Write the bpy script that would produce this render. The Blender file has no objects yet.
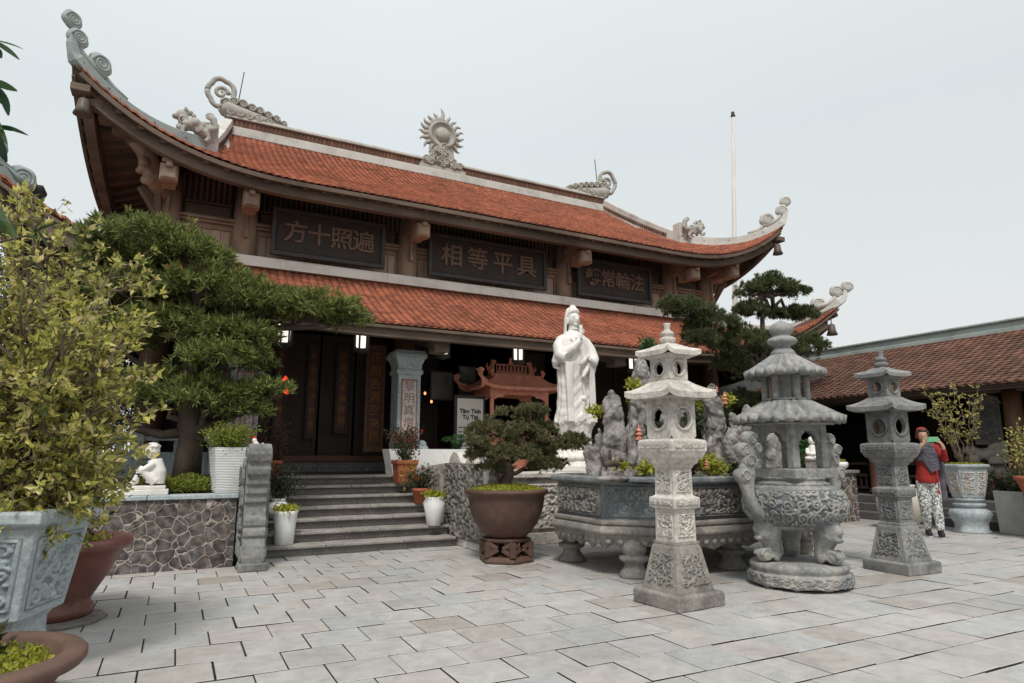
import bpy, math, random
import numpy as np
from mathutils import noise as mnoise, Vector
R=math.radians; PI=math.pi; S=math.sin; Cc=math.cos
sc=bpy.context.scene; COL=sc.collection
rng=np.random.default_rng(7); random.seed(7)
# ------------------------------------------------------------------ camera
F=645.; PIT=R(10.07); TH=R(27.25); CH=1.2
cam=bpy.data.cameras.new('camera'); cam.sensor_width=36; cam.lens=F/1024*36; cam.clip_end=3000; cam.clip_start=.05
co=bpy.data.objects.new('camera',cam); COL.objects.link(co); co.location=(0,0,CH); co.rotation_euler=(PI/2+PIT,0,-TH); sc.camera=co
fw=np.array([S(TH)*Cc(PIT),Cc(TH)*Cc(PIT),S(PIT)]); rt=np.array([Cc(TH),-S(TH),0]); upv=np.cross(rt,fw)
def at(x,y,Y):                       # the point of the vertical plane Y that a photo position measures
    d=fw+rt*(x-512)/F-upv*(y-341.5)/F
    return np.array([0,0,CH])+d*(Y/d[1])
# ------------------------------------------------------------------ materials
MATS={}
def lin(c): return tuple(c)+(1,) if len(c)==3 else tuple(c)
def mat(name,c1,c2=None,scale=4.,rough=.8,bump=.3,bscale=40.,stain=None,sscale=1.5,samt=.5,spec=.3,metal=0,island=0.,emit=0,trans=0,stretch=None,detail=6,fine=0):
    if name in MATS: return MATS[name]
    m=bpy.data.materials.new(name); m.use_nodes=True; nt=m.node_tree; N=nt.nodes; L=nt.links
    b=N['Principled BSDF']; b.inputs['Roughness'].default_value=rough; b.inputs['Specular IOR Level'].default_value=spec; b.inputs['Metallic'].default_value=metal
    tc=N.new('ShaderNodeTexCoord'); vec=tc.outputs['Object']
    if stretch:
        mp=N.new('ShaderNodeMapping'); mp.inputs['Scale'].default_value=stretch; L.new(vec,mp.inputs[0]); vec=mp.outputs[0]
    c2=c2 or c1
    n=N.new('ShaderNodeTexNoise'); n.inputs['Scale'].default_value=scale; n.inputs['Detail'].default_value=detail; n.inputs['Roughness'].default_value=.65; L.new(vec,n.inputs['Vector'])
    mr=N.new('ShaderNodeMapRange'); mr.inputs[1].default_value=.34; mr.inputs[2].default_value=.66; L.new(n.outputs[0],mr.inputs[0])
    mx=N.new('ShaderNodeMix'); mx.data_type='RGBA'; L.new(mr.outputs[0],mx.inputs[0]); mx.inputs[6].default_value=lin(c1); mx.inputs[7].default_value=lin(c2)
    out=mx.outputs[2]
    if stain:
        n2=N.new('ShaderNodeTexNoise'); n2.inputs['Scale'].default_value=sscale; n2.inputs['Detail'].default_value=8; n2.inputs['Roughness'].default_value=.72; L.new(vec,n2.inputs['Vector'])
        r2=N.new('ShaderNodeMapRange'); r2.inputs[1].default_value=.5; r2.inputs[2].default_value=.68; r2.inputs[4].default_value=samt; L.new(n2.outputs[0],r2.inputs[0])
        m2=N.new('ShaderNodeMix'); m2.data_type='RGBA'; L.new(r2.outputs[0],m2.inputs[0]); L.new(out,m2.inputs[6]); m2.inputs[7].default_value=lin(stain); out=m2.outputs[2]
    if island:
        g=N.new('ShaderNodeNewGeometry'); r3=N.new('ShaderNodeMapRange'); r3.inputs[3].default_value=1-island; r3.inputs[4].default_value=1+island; L.new(g.outputs['Random Per Island'],r3.inputs[0])
        hs=N.new('ShaderNodeHueSaturation'); L.new(out,hs.inputs['Color']); L.new(r3.outputs[0],hs.inputs['Value']); out=hs.outputs[0]
    if fine:
        n4=N.new('ShaderNodeTexNoise'); n4.inputs['Scale'].default_value=fine; n4.inputs['Detail'].default_value=3; L.new(vec,n4.inputs['Vector'])
        r4=N.new('ShaderNodeMapRange'); r4.inputs[1].default_value=.3; r4.inputs[2].default_value=.7; r4.inputs[3].default_value=.78; r4.inputs[4].default_value=1.18; L.new(n4.outputs[0],r4.inputs[0])
        h4=N.new('ShaderNodeHueSaturation'); L.new(out,h4.inputs['Color']); L.new(r4.outputs[0],h4.inputs['Value']); out=h4.outputs[0]
    L.new(out,b.inputs['Base Color'])
    if bump:
        n3=N.new('ShaderNodeTexNoise'); n3.inputs['Scale'].default_value=bscale; n3.inputs['Detail'].default_value=5; L.new(vec,n3.inputs['Vector'])
        bp=N.new('ShaderNodeBump'); bp.inputs['Strength'].default_value=bump; bp.inputs['Distance'].default_value=.01; L.new(n3.outputs[0],bp.inputs['Height']); L.new(bp.outputs[0],b.inputs['Normal'])
    if emit:
        b.inputs['Emission Color'].default_value=lin(c1); b.inputs['Emission Strength'].default_value=emit
    if trans:
        t=N.new('ShaderNodeBsdfTranslucent'); L.new(out,t.inputs[0]); ms=N.new('ShaderNodeMixShader'); ms.inputs[0].default_value=trans
        L.new(b.outputs[0],ms.inputs[1]); L.new(t.outputs[0],ms.inputs[2]); L.new(ms.outputs[0],N['Material Output'].inputs[0])
    m['rough']=rough; MATS[name]=m; return m
def mix_leaf(name,cols,trans=.3,rough=.55):
    m=bpy.data.materials.new(name); m.use_nodes=True; nt=m.node_tree; N=nt.nodes; L=nt.links; b=N['Principled BSDF']
    g=N.new('ShaderNodeNewGeometry'); cr=N.new('ShaderNodeValToRGB'); L.new(g.outputs['Random Per Island'],cr.inputs[0])
    e=cr.color_ramp.elements; e[0].color=lin(cols[0]); e[0].position=0; e[1].color=lin(cols[-1]); e[1].position=1
    for i,c in enumerate(cols[1:-1]): x=e.new((i+1)/(len(cols)-1)); x.color=lin(c)
    b.inputs['Roughness'].default_value=rough; b.inputs['Specular IOR Level'].default_value=.35; L.new(cr.outputs[0],b.inputs['Base Color'])
    t=N.new('ShaderNodeBsdfTranslucent'); L.new(cr.outputs[0],t.inputs[0]); ms=N.new('ShaderNodeMixShader'); ms.inputs[0].default_value=trans
    L.new(b.outputs[0],ms.inputs[1]); L.new(t.outputs[0],ms.inputs[2]); L.new(ms.outputs[0],N['Material Output'].inputs[0]); MATS[name]=m; return m
# ------------------------------------------------------------------ mesh builder
class B:
    def __init__(s): s.v=[]; s.f=[]; s.s=[]; s.m=[]; s.T=None
    def add(s,v,f,sm=False,mi=0):
        o=len(s.v)
        for p in v:
            p=(float(p[0]),float(p[1]),float(p[2])); s.v.append(s.T(p) if s.T else p)
        for q in f: s.f.append(tuple(i+o for i in q)); s.s.append(sm); s.m.append(mi)
        return s
    def box(s,x0,x1,y0,y1,z0,z1,mi=0,tx=0,ty=0):
        v=[(x0-tx,y0-ty,z0),(x1+tx,y0-ty,z0),(x1+tx,y1+ty,z0),(x0-tx,y1+ty,z0),(x0,y0,z1),(x1,y0,z1),(x1,y1,z1),(x0,y1,z1)]
        return s.add(v,[(3,2,1,0),(4,5,6,7),(0,1,5,4),(1,2,6,5),(2,3,7,6),(3,0,4,7)],mi=mi)
    def beam(s,a,b,w,h,mi=0,w2=None,h2=None):      # bar with rectangular section from a to b
        a=Vector(a); b=Vector(b); d=(b-a).normalized(); u=Vector((0,0,1)) if abs(d.z)<.95 else Vector((1,0,0))
        x=d.cross(u).normalized(); y=x.cross(d); v=[]
        for p,ww,hh in ((a,w,h),(b,w2 or w,h2 or h)):
            for i,j in ((-1,-1),(1,-1),(1,1),(-1,1)): v.append(p+x*i*ww/2+y*j*hh/2)
        return s.add(v,[(0,1,2,3),(7,6,5,4),(1,0,4,5),(2,1,5,6),(3,2,6,7),(0,3,7,4)],mi=mi)
    def loft(s,rings,sm=True,mi=0,cap=True):
        n=len(rings[0]); v=[p for r in rings for p in r]; f=[]
        for i in range(len(rings)-1):
            for j in range(n): k=(j+1)%n; f.append((i*n+j,i*n+k,(i+1)*n+k,(i+1)*n+j))
        if cap: f.append(tuple(range(n))[::-1]); f.append(tuple(range((len(rings)-1)*n,len(rings)*n)))
        return s.add(v,f,sm,mi)
    def lathe(s,prof,n=24,c=(0,0,0),sm=True,mi=0,sx=1,sy=1,rot=0,disp=None,cap=True):
        rings=[]
        for i,(r,z) in enumerate(prof):
            g=[]
            for j in range(n):
                t=rot+2*PI*j/n; rr,zz=(r,z) if not disp else disp(r,z,t)
                g.append((c[0]+rr*Cc(t)*sx,c[1]+rr*S(t)*sy,c[2]+zz))
            rings.append(g)
        return s.loft(rings,sm,mi,cap)
    def sq(s,prof,c=(0,0,0),rot=0,mi=0,sx=1,sy=1): # square section, r = half side
        return s.lathe([(r*1.41421,z) for r,z in prof],4,c,False,mi,sx,sy,rot+PI/4)
    def tube(s,path,rad,n=8,sm=True,mi=0):
        P=[Vector(p) for p in path]; k=len(P); rad=rad if hasattr(rad,'__len__') else [rad]*k; rings=[]
        x=None
        for i in range(k):
            d=(P[min(i+1,k-1)]-P[max(i-1,0)]); d=d.normalized() if d.length>1e-9 else Vector((0,0,1))
            if x is None: u=Vector((0,0,1)) if abs(d.z)<.9 else Vector((1,0,0)); x=d.cross(u).normalized()
            x=(x-d*x.dot(d)).normalized(); y=d.cross(x)
            rings.append([P[i]+(x*Cc(2*PI*j/n)+y*S(2*PI*j/n))*rad[i] for j in range(n)])
        return s.loft(rings,sm,mi)
    def ribbon(s,path,w,h,mi=0,up=None):            # standing strip: width w across, height h above the path
        P=[Vector(p) for p in path]; k=len(P); w=w if hasattr(w,'__len__') else [w]*k; h=h if hasattr(h,'__len__') else [h]*k; rings=[]
        for i in range(k):
            d=(P[min(i+1,k-1)]-P[max(i-1,0)]).normalized(); hz=Vector((d.x,d.y,0)); hz=hz.normalized() if hz.length>.05 else Vector((1,0,0))
            if i and abs(d.z)>.9: sd=last
            else: sd=Vector((-hz.y,hz.x,0))
            last=sd; u=sd.cross(d); u=-u if u.z<0 or (abs(u.z)<.15 and i and u.dot(lu)<0) else u
            if i and u.dot(lu)<0: u=-u
            lu=u; p=P[i]; rings.append([p-sd*w[i]/2,p+sd*w[i]/2,p+sd*w[i]/2+u*h[i],p-sd*w[i]/2+u*h[i]])
        return s.loft(rings,False,mi)
    def ell(s,c,r,n=14,m=9,sm=True,mi=0):
        r=r if hasattr(r,'__len__') else (r,r,r)
        rings=[[(c[0]+r[0]*S(PI*(i+.02)/(m+.04))*Cc(2*PI*j/n),c[1]+r[1]*S(PI*(i+.02)/(m+.04))*S(2*PI*j/n),c[2]-r[2]*Cc(PI*(i+.02)/(m+.04))) for j in range(n)] for i in range(m+1)]
        return s.loft(rings,sm,mi)
    def grid(s,P,sm=True,mi=0):                     # P (n,m,3)
        n,m,_=P.shape; f=[(i*m+j,(i+1)*m+j,(i+1)*m+j+1,i*m+j+1) for i in range(n-1) for j in range(m-1)]
        return s.add(P.reshape(-1,3).tolist(),f,sm,mi)
    def prism(s,poly,a,b,axis='x',mi=0,sm=False):   # polygon in the other two axes, extruded a..b
        mk={'x':lambda t,p:(t,p[0],p[1]),'y':lambda t,p:(p[0],t,p[1]),'z':lambda t,p:(p[0],p[1],t)}[axis]
        return s.loft([[mk(a,p) for p in poly],[mk(b,p) for p in poly]],sm,mi)
    def done(s,name,mats,parent=None,bevel=0,remesh=0,sub=0,smooth=None,loc=None):
        me=bpy.data.meshes.new(name); me.from_pydata(s.v,[],s.f)
        mats=mats if isinstance(mats,(list,tuple)) else [mats]
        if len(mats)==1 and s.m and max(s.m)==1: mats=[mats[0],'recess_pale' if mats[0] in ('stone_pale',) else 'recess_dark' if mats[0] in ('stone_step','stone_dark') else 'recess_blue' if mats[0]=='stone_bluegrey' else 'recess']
        for m in mats: me.materials.append(m if not isinstance(m,str) else MATS[m])
        me.polygons.foreach_set('use_smooth',s.s); me.polygons.foreach_set('material_index',s.m)
        me.update()
        if not remesh:
            import bmesh; bm=bmesh.new(); bm.from_mesh(me); bmesh.ops.recalc_face_normals(bm,faces=bm.faces); bm.to_mesh(me); bm.free()
        o=bpy.data.objects.new(name,me); COL.objects.link(o)
        if parent: o.parent=parent
        if loc is not None: o.location=loc
        if bevel:
            md=o.modifiers.new('b','BEVEL'); md.width=bevel; md.segments=2; md.limit_method='ANGLE'; md.angle_limit=R(35)
        if remesh:
            md=o.modifiers.new('r','REMESH'); md.mode='VOXEL'; md.voxel_size=remesh; md.use_smooth_shade=True
            md=o.modifiers.new('s','SMOOTH'); md.factor=.5; md.iterations=smooth or 3
        if sub:
            md=o.modifiers.new('u','SUBSURF'); md.levels=sub; md.render_levels=sub
        return o
def tag(o,label,cat,group=None,kind=None):
    o['label']=label; o['category']=cat
    if group: o['group']=group
    if kind: o['kind']=kind
    return o
def thing(name,label,cat,loc=(0,0,0),rz=0,group=None):
    o=bpy.data.objects.new(name,None); o.empty_display_size=.2; COL.objects.link(o); o.location=loc; o.rotation_euler=(0,0,rz); return tag(o,label,cat,group)
def dup(root,loc,rz,label):
    def cp(o,par):
        c=o.copy(); COL.objects.link(c)
        if par: c.parent=par
        for ch in kids[o.name]: cp(ch,c)
        return c
    kids={}
    def walk(o):
        kids[o.name]=list(o.children)
        for ch in o.children: walk(ch)
    walk(root); r=cp(root,None); r.location=loc; r.rotation_euler=(0,0,rz); r['label']=label; return r
def struct(o,kind='structure'): o['kind']=kind; return o
# ------------------------------------------------------------------ carving reliefs
def swirl(seed,n,w,h):
    """scroll work: spirals with leaf strokes, joined by stems; flat topped lines over a sunk ground"""
    g=np.random.default_rng(seed); sp=math.sqrt(w*h/max(n,1)); nx=max(1,round(w/sp)); ny=max(1,round(h/sp)); sx,sy=w/nx,h/ny; q=min(sx,sy); pts=[];wd=[];cs=[]
    for j in range(ny):
        for i in range(nx):
            cx=(i+.5)*sx+g.normal()*.05*sx; cy=(j+.5)*sy+g.normal()*.05*sy; cs.append((cx,cy)); sg=1 if (i+j)%2 else -1; r=q*g.uniform(.36,.44); ph=g.uniform(0,6.28)
            t=np.linspace(0,1,44); a=ph+sg*t*9.2; rr=r*(1-.86*t); pts.append(np.stack([cx+rr*np.cos(a),cy+rr*np.sin(a)],1)); wd.append(q*(.085-.03*t))
            for k in range(4):
                a0=ph+k*1.6+g.uniform(0,.6); t=np.linspace(0,1,9); a=a0+sg*t*.5; rr=r*(1.08+.55*t); pts.append(np.stack([cx+rr*np.cos(a),cy+rr*np.sin(a)],1)); wd.append(q*(.10*np.sin(np.pi*(.15+.8*t))))
    for a,c in zip(cs[:-1],cs[1:]):
        if abs(a[1]-c[1])<sy*.6:
            t=np.linspace(0,1,14); k=g.choice([-1,1]); pts.append(np.stack([a[0]+(c[0]-a[0])*t,a[1]+(c[1]-a[1])*t+k*.42*sy*np.sin(np.pi*t)],1)); wd.append(np.full(14,q*.05))
    P=np.concatenate(pts); W=np.concatenate(wd)
    def fn(X,Y):
        out=np.zeros(X.size); x=X.ravel(); y=Y.ravel(); o=np.argsort(P[:,0]); PX,PY,PW=P[o,0],P[o,1],W[o]
        for s in range(0,x.size,1500):
            xs=x[s:s+1500]; ys=y[s:s+1500]; a,c=np.searchsorted(PX,[xs.min()-q*.2,xs.max()+q*.2])
            if c<=a: continue
            d=np.hypot(xs[:,None]-PX[None,a:c],ys[:,None]-PY[None,a:c]); out[s:s+1500]=np.clip((PW[None,a:c]-d)/(PW[None,a:c]*.55+1e-4)+.35,0,1).max(1)
        return out.reshape(X.shape)
    return fn
def mark(b,k0,H,th):          # low faces of a carving get the second, darker material
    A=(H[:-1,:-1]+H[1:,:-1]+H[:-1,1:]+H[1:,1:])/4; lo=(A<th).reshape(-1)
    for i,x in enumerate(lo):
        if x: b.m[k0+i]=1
def panel(b,o,ux,uy,w,h,depth,seed,n=8,taper=0,res=.012,border=.02,mi=0,scale=1.,oval=False):
    """carved panel: o lower middle, ux/uy unit vectors; stands out along ux x uy"""
    ux=np.array(ux,float); uy=np.array(uy,float); nn=np.cross(ux,uy); o=np.array(o,float)
    a=max(6,int(w/res)); c=max(6,int(h/res)); U,V=np.meshgrid(np.linspace(0,w,a),np.linspace(0,h,c),indexing='ij')
    H=swirl(seed,n,w*scale,h*scale)(U*scale,V*scale)
    e=np.minimum(np.minimum(U,w-U),np.minimum(V,h-V))
    if oval: rr=np.hypot((U-w/2)/(w/2),(V-h/2)/(h/2)); e=(1-rr)*min(w,h)/2+0*e; 
    H=np.where(e<border*.55,.0,np.where(e<border,1.,np.where(e<border*1.5,.0,H)))
    if oval: H=np.where(e<0,-.02,H)
    X=(U-w/2)*(1-taper*V/h)
    P=o+X[...,None]*ux+V[...,None]*uy+(H*depth)[...,None]*nn; k0=len(b.f); b.grid(P,True,mi)
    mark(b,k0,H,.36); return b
def hat(b,w0,w1,z0,z1,lift,th,sx=1,sy=1,n=12,m=7,mi=0,pw=1.6):
    """square flared roof: half widths w0 top (height z1) to w1 eaves (height z0)"""
    rings=[]
    def ring(t,dz,k=1):
        w=w0+(w1-w0)*t; z=z0+(z1-z0)*(1-t)**pw; g=[]
        for sd in range(4):
            for i in range(n):
                s=-1+2*i/n; l=lift*abs(s)**6*t*t*k; x,y=(s*(w+l*.5),-(w+l*.5*abs(s)**4)); a=sd*PI/2
                g.append(((x*Cc(a)-y*S(a))*sx,(x*S(a)+y*Cc(a))*sy,z+l+dz))
        return g
    for i in range(m+1): rings.append(ring(i/m,0))
    rings.append(ring(1,-th)); rings.append(ring(.9,-th-.0)); rings.append(ring(.45,-th*.8,1))
    b.loft(rings,False,mi); return b
def leaves(b,C,D,Ln,W,mi=0,fold=.25,droop=0.):
    """C centres (n,3), D directions (n,3): pointed folded leaves"""
    n=len(C); D=D/np.linalg.norm(D,axis=1,keepdims=True); r=rng.normal(size=(n,3)); sd=np.cross(D,r); sd/=np.linalg.norm(sd,axis=1,keepdims=True)+1e-9; nn=np.cross(sd,D)
    Ln=np.broadcast_to(Ln,(n,))[:,None]; W=np.broadcast_to(W,(n,))[:,None]
    a=C; t=C+D*Ln-np.array([0,0,1])*droop*Ln; m=C+D*Ln*.5; l=m+sd*W/2+nn*W*fold; r_=m-sd*W/2+nn*W*fold
    V=np.stack([a,l,t,r_],1).reshape(-1,3); o=len(b.v); b.v.extend(map(tuple,V.tolist()))
    for i in range(n): q=o+4*i; b.f.append((q,q+1,q+2)); b.f.append((q,q+2,q+3))
    b.s.extend([False]*(2*n)); b.m.extend([mi]*(2*n)); return b
def bigleaf(b,C,D,Ln,W,fold=.18,curl_=.3):
    for c,d,l,w in zip(C,D,np.broadcast_to(Ln,(len(C),)),np.broadcast_to(W,(len(C),))):
        d=d/np.linalg.norm(d); r=rng.normal(size=3); sd=np.cross(d,np.array((0,0,1))+r*.4); sd/=np.linalg.norm(sd); nn=np.cross(sd,d); V=[];f=[]
        for i in range(7):
            t=i/6; q=np.array(c)+d*l*t-nn*curl_*l*t*t*.5; ww=w/2*S(PI*min(1,t*.93+.03))**.8; V+=[q-sd*ww+nn*ww*fold,q,q+sd*ww+nn*ww*fold]
        for i in range(6): f+=[(3*i,3*i+1,3*i+4,3*i+3),(3*i+1,3*i+2,3*i+5,3*i+4)]
        b.add(V,f,True)
    return b
def sph(n):
    d=rng.normal(size=(n,3)); return d/np.linalg.norm(d,axis=1,keepdims=True)
def text(name,s,size,loc,rot,m,parent,extrude=.01,offset=0,sx=1,vertical=0):
    cu=bpy.data.curves.new(name,'FONT'); cu.body=s; cu.size=size; cu.extrude=extrude; cu.align_x='CENTER'; cu.align_y='CENTER'; cu.offset=offset; cu.space_line=vertical or 1; cu.resolution_u=3
    o=bpy.data.objects.new(name,cu); COL.objects.link(o); bpy.context.view_layer.update()
    me=bpy.data.meshes.new_from_object(o.evaluated_get(bpy.context.evaluated_depsgraph_get())); bpy.data.objects.remove(o)
    me.materials.clear(); me.materials.append(MATS[m]); q=bpy.data.objects.new(name,me); COL.objects.link(q); q.location=loc; q.rotation_euler=rot; q.scale=(sx,1,1)
    if parent: q.parent=parent
    return q
# palette
mat('stone',(.30,.275,.245),(.17,.16,.148),3.5,.85,.5,60,stain=(.10,.092,.08),sscale=3,samt=.75,fine=30)
mat('stone_pale',(.64,.60,.55),(.46,.43,.39),3.5,.85,.45,60,stain=(.19,.165,.14),sscale=3,samt=.65,fine=30)
mat('stone_blue',(.20,.225,.23),(.12,.14,.15),4,.75,.5,60,stain=(.38,.35,.31),sscale=2.6,samt=.8,fine=25)
mat('stone_burner',(.37,.35,.32),(.19,.205,.21),3.5,.8,.5,60,stain=(.09,.09,.085),sscale=4,samt=.75,fine=25)
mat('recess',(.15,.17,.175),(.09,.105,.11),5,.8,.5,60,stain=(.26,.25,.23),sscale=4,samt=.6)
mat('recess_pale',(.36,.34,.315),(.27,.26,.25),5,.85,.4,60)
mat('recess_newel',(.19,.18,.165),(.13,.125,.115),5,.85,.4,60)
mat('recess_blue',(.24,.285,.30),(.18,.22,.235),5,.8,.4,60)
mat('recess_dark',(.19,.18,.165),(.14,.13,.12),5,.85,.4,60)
mat('stone_bluegrey',(.42,.47,.49),(.30,.35,.37),4,.75,.4,60,stain=(.52,.52,.5),sscale=3,samt=.6,fine=30)
mat('nosing',(.34,.315,.29),(.25,.235,.22),3,.85,.5,70,stain=(.14,.125,.11),sscale=3,samt=.6,fine=40)
mat('stone_step',(.22,.20,.185),(.15,.14,.13),3,.85,.5,70,stain=(.12,.11,.10),sscale=2,samt=.6,fine=40)
mat('stone_dark',(.13,.13,.125),(.09,.09,.09),3,.85,.5,40)
mat('marble',(.75,.72,.68),(.68,.65,.61),4,.45,.1,30,stain=(.40,.37,.33),sscale=3.5,samt=.4,spec=.5)
mat('plaster',(.82,.79,.74),(.74,.71,.66),1.5,.85,.15,30,stain=(.42,.4,.37),sscale=1.2,samt=.5)
mat('ridge',(.56,.55,.51),(.46,.45,.42),2,.85,.2,30,stain=(.28,.28,.26),sscale=2,samt=.6)
mat('ridge_green_shade',(.38,.43,.41),(.30,.35,.34),2,.85,.2,30,stain=(.22,.24,.23),sscale=2,samt=.6)  # grey-green of the side hall ridge; on the left temple hips, painted shade
mat('ornament',(.44,.42,.38),(.31,.30,.27),5,.85,.4,50)
mat('tile',(.38,.13,.072),(.25,.085,.05),.9,.85,.3,60,stain=(.12,.055,.04),sscale=3.5,samt=.55,island=.25)
mat('tile_old',(.16,.078,.052),(.105,.055,.04),1.2,.85,.3,60,stain=(.11,.065,.05),sscale=2.5,samt=.6,island=.3)
mat('wood_grey',(.36,.26,.195),(.19,.135,.10),2.5,.85,.4,30,stain=(.40,.31,.25),sscale=3,samt=.7,stretch=(1,1,.35))
mat('stone_grey',(.28,.27,.255),(.15,.16,.163),3.5,.8,.5,60,stain=(.08,.08,.075),sscale=4,samt=.75,fine=25)
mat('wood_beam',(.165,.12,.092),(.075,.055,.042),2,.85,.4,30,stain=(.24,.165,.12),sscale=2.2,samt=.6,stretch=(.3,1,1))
mat('wood_plank',(.58,.44,.36),(.40,.29,.23),2,.85,.4,30,stretch=(4,4,.5))
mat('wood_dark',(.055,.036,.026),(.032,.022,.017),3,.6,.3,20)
mat('wood_red',(.12,.045,.025),(.07,.028,.018),4,.5,.2,20)
mat('wood_column',(.14,.07,.04),(.08,.04,.025),3,.5,.2,20,stretch=(1,1,.2))
mat('board',(.05,.036,.028),(.03,.023,.019),5,.6,.3,30)
mat('board_frame',(.06,.06,.058),(.045,.045,.045),5,.6,.2,30)
mat('letter',(.19,.12,.085),(.13,.085,.06),12,.6,.2,30)
mat('gold',(.34,.16,.05),(.20,.085,.03),10,.45,.1,20,metal=.3)
mat('red_letter',(.36,.15,.14),(.30,.15,.14),20,.8,0)
mat('ink',(.03,.03,.03),rough=.8,bump=0)
mat('paper',(.70,.68,.62),(.62,.6,.54),3,.8,0)
mat('floor_tile',(.10,.055,.04),(.07,.045,.035),3,.6,.1)
mat('copper',(.66,.27,.18),(.50,.19,.12),8,.5,.3,60,spec=.5,stain=(.18,.07,.05),sscale=6,samt=.5)
mat('terracotta',(.38,.12,.06),(.28,.085,.045),6,.8,.2,40)
mat('pot_red',(.19,.06,.045),(.12,.042,.034),3,.5,.15,30,spec=.5,stain=(.28,.19,.15),sscale=4,samt=.4)
mat('pot_brown',(.11,.062,.045),(.075,.043,.034),4,.6,.2,40,stain=(.17,.11,.085),sscale=3,samt=.5)
mat('pot_rim',(.17,.10,.075),(.11,.068,.054),4,.7,.3,50)
mat('ceramic',(.78,.79,.77),(.70,.71,.69),5,.5,.1,30,spec=.4,stain=(.5,.5,.46),sscale=4,samt=.3)
mat('cream',(.52,.47,.40),(.52,.48,.41),4,.7,.1,30)
mat('concrete',(.36,.36,.345),(.28,.28,.27),5,.9,.5,30)
mat('soil',(.06,.045,.03),(.035,.028,.02),12,.95,.8,60)
mat('bark',(.10,.075,.055),(.055,.042,.033),8,.9,.8,30,stretch=(1,1,.4))
mat('bark_pale',(.19,.145,.10),(.11,.085,.06),10,.9,.5,40)
mat('rock',(.33,.31,.295),(.14,.13,.122),5,.85,.9,25,stain=(.08,.06,.048),sscale=5,samt=.85,fine=25)
mat('metal_dark',(.05,.05,.052),(.035,.035,.036),6,.5,.1)
mat('metal_pole',(.62,.60,.58),(.5,.47,.44),3,.5,.05,stretch=(1,1,.2))
mat('bell_metal',(.13,.10,.08),(.09,.07,.06),6,.5,.1)
mat('lamp_glass',(1.,.93,.82),rough=.4,bump=0,emit=1.15)
mat('red_lamp',(1.,.06,.03),rough=.4,bump=0,emit=1.5)
mat('candle',(1.,.35,.12),rough=.4,bump=0,emit=2)
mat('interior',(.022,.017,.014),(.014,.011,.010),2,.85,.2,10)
mat('mirror',(.05,.05,.048),(.09,.088,.08),2.5,.25,0,spec=.6)
mat('skin',(.52,.30,.22),rough=.6,bump=0); mat('hair',(.05,.03,.02),rough=.5,bump=0)
mat('sweater',(.30,.025,.02),(.24,.02,.018),30,.9,.3,200); mat('scarf',(.11,.105,.125),(.075,.07,.085),12,.9,.3,80)
mat('hood',(.50,.03,.02),(.4,.02,.02),20,.9,.3,200); mat('shoe',(.02,.02,.022),rough=.6,bump=0); mat('sole',(.5,.5,.5),rough=.8,bump=0)
mat('phone_case',(.16,.42,.22),rough=.4,bump=0); mat('lens',(.01,.01,.01),rough=.2,bump=0)
mix_leaf('leaf_yellow',[(.09,.12,.03),(.46,.46,.09),(.78,.70,.22),(.20,.22,.06),(.82,.68,.34),(.07,.09,.03),(.30,.31,.07),(.62,.58,.15),(.14,.16,.05)],.45)
mix_leaf('leaf_young',[(.75,.68,.24),(.55,.55,.14),(.88,.78,.42),(.42,.46,.10),(.7,.6,.3)],.45,.4)
mix_leaf('leaf_podo',[(.05,.075,.025),(.12,.155,.045),(.26,.29,.08),(.085,.115,.035),(.38,.39,.12),(.065,.09,.03)],.35)
mix_leaf('leaf_pine',[(.045,.06,.025),(.09,.115,.045),(.15,.17,.065),(.06,.08,.033),(.12,.12,.06)],.3)
mix_leaf('leaf_bonsai',[(.07,.08,.035),(.13,.13,.055),(.20,.18,.085),(.09,.10,.045)],.25)
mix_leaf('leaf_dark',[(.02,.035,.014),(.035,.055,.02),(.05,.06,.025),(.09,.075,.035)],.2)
mix_leaf('leaf_red',[(.10,.035,.02),(.05,.05,.02),(.14,.07,.03),(.04,.05,.02)],.2)
mix_leaf('leaf_fern',[(.035,.09,.025),(.06,.14,.04),(.045,.10,.03)],.3)
mix_leaf('leaf_lime',[(.28,.30,.03),(.42,.42,.05),(.2,.25,.03),(.5,.45,.08)],.3)
mix_leaf('leaf_hedge',[(.10,.14,.02),(.20,.24,.035),(.28,.30,.05),(.13,.17,.03)],.3)
mix_leaf('leaf_big',[(.02,.05,.025),(.05,.11,.05),(.10,.15,.05)],.3,.35)
mix_leaf('petal_red',[(.55,.03,.02),(.7,.08,.03)],.2); mix_leaf('petal_pink',[(.65,.25,.3),(.5,.15,.2)],.2)
# ------------------------------------------------------------------ world, light
w=bpy.data.worlds.new('World'); sc.world=w; w.use_nodes=True; nt=w.node_tree; N=nt.nodes; L=nt.links; bg=N['Background']
SUNAZ=R(-150); SUNEL=R(56)       # from behind and left of the camera
sky=N.new('ShaderNodeTexSky'); sky.sky_type='NISHITA'; sky.sun_disc=False; sky.sun_elevation=SUNEL; sky.sun_rotation=SUNAZ; sky.air_density=1.; sky.dust_density=4
sm_=N.new('ShaderNodeVectorMath'); sm_.operation='SCALE'; sm_.inputs['Scale'].default_value=.1; L.new(sky.outputs[0],sm_.inputs[0])
tc=N.new('ShaderNodeTexCoord'); sp=N.new('ShaderNodeSeparateXYZ'); L.new(tc.outputs['Generated'],sp.inputs[0])
cr=N.new('ShaderNodeValToRGB'); L.new(sp.outputs[2],cr.inputs[0]); e=cr.color_ramp.elements
e[0].position=0; e[0].color=(.80,.81,.80,1); e[1].position=1; e[1].color=(1.0,1.05,1.08,1)
for p,c in ((.2,(.80,.83,.83)),(.45,(.755,.815,.83)),(.62,(.85,.9,.91))): x=e.new(p); x.color=lin(c)
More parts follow.
